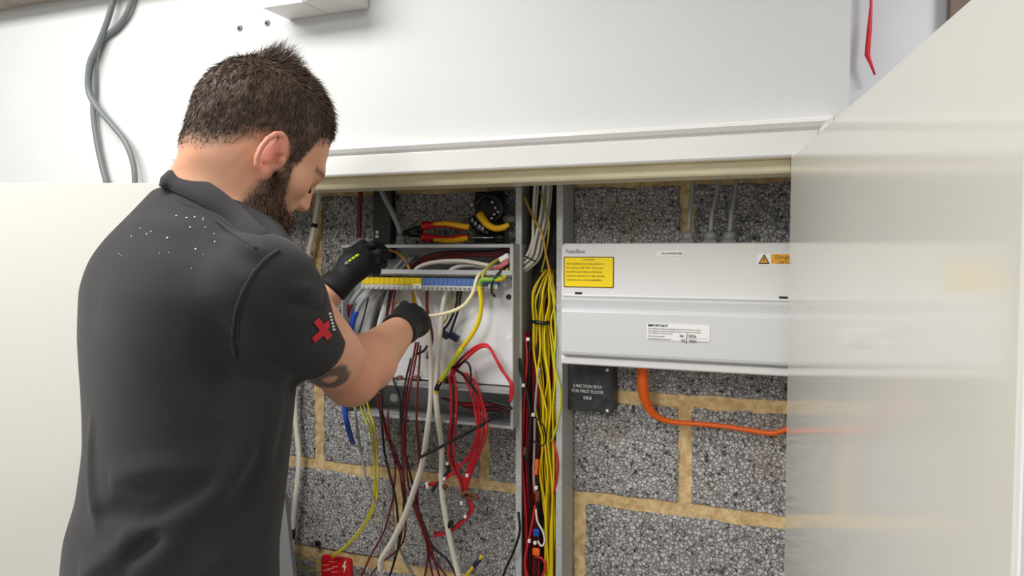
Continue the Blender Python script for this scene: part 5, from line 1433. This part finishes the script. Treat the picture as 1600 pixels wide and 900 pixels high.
front = np.clip((lq[:, :1] - .045) / .04, 0, 1) * top
dirs = flow * (1 - .5 * crown) + nrm * (.22 + .22 * top + .9 * crown + .15 * front) + rs.normal(size=(len(idx), 3)) * (.16 + .14 * top)
dirs /= np.linalg.norm(dirs, axis=1)[:, None]
lens = (.0035 + .0065 * np.clip(hwv[idx] / .06, 0, 1) + .007 * top[:, 0] + .020 * crown[:, 0] + .012 * front[:, 0]) * rs.uniform(.7, 1.25, len(idx))
# hair cap
def cap_sdf(p):
    qq = hl(p)
    d = head_sdf(p) - (-.0005 + .0055 * np.clip((hair_w(qq) - .01) / .07, 0, 1) + .0008 * noise3(p, 420, 3) + .0008 * noise3(p, 170, 8))
    d = smax(d, .020 - hair_w(qq), .006)
    em = np.minimum.reduce([.027 - np.abs(qq[:, 0] - .010), np.abs(qq[:, 1]) - .066, .032 - np.abs(qq[:, 2] + .028)])
    d = smax(d, em, .004)
    d = np.maximum(d, -.048 - qq[:, 2])
    return d
hair, HV = net_obj('hair', cap_sdf, HC - .17, HC + .17, 0.003, M['hair'], man)
hair['label'] = 'short brown hair, clipped at the sides'
lift = np.clip((hwv[idx] - .01) / .07, 0, 1)[:, None] * .004
strand_mesh('hair_strands', roots + nrm * lift, dirs, lens, .00042, M['hair'], hair)
# beard
bw_ = beard_w(hq)
cand = np.where((bw_ > 0) & ~earm & (hq[:, 2] > -.15))[0]
idx = rs.choice(cand, 12000)
idx = idx[rs.uniform(size=len(idx)) < np.clip(bw_[idx] / .016, .12, 1)]
roots = hv[idx]; nrm = grad(head_sdf, hv[idx], .002); lq = hq[idx]
flow = -H_U * .9 + H_F * .35 - ZV * .3
dirs = flow[None] + nrm * .75 + rs.normal(size=(len(idx), 3)) * .22
dirs /= np.linalg.norm(dirs, axis=1)[:, None]
lens = (.004 + .012 * np.clip(bw_[idx] / .04, 0, 1)) * rs.uniform(.6, 1.25, len(idx))
def bcap_sdf(p):
    qq = hl(p); b = beard_w(qq)
    d = head_sdf(p) - (.000 + .009 * np.clip(b / .04, 0, 1) + .0014 * noise3(p, 380, 6) + .0012 * noise3(p, 170, 4))
    return smax(smax(d, .006 - b, .006), -.155 - qq[:, 2], .01)
beard, _ = net_obj('beard', bcap_sdf, HC - .2, HC + .17, 0.003, M['beard'], man)
beard['label'] = 'full brown beard'
strand_mesh('beard_strands', roots + nrm * np.clip(bw_[idx] / .04, 0, 1)[:, None] * .007, dirs, lens, .00042, M['beard'], beard, seed=3)
# eyebrow and lashes on the visible side
for nm, pts, r in (('eyebrow', [(.094, .012, .006), (.092, .024, .010), (.083, .040, .009), (.072, .051, .003)], [.003, .004, .0035, .002]), ('eyelashes', [(.092, .022, -.022), (.093, .032, -.026), (.087, .043, -.022)], [.0014, .0018, .0012])):
    for s in (-1, 1):
        MB().tube(catmull([hw(a, b * s, c) for a, b, c in pts], 4), r, 6).build(nm, M['hair'], man, True)
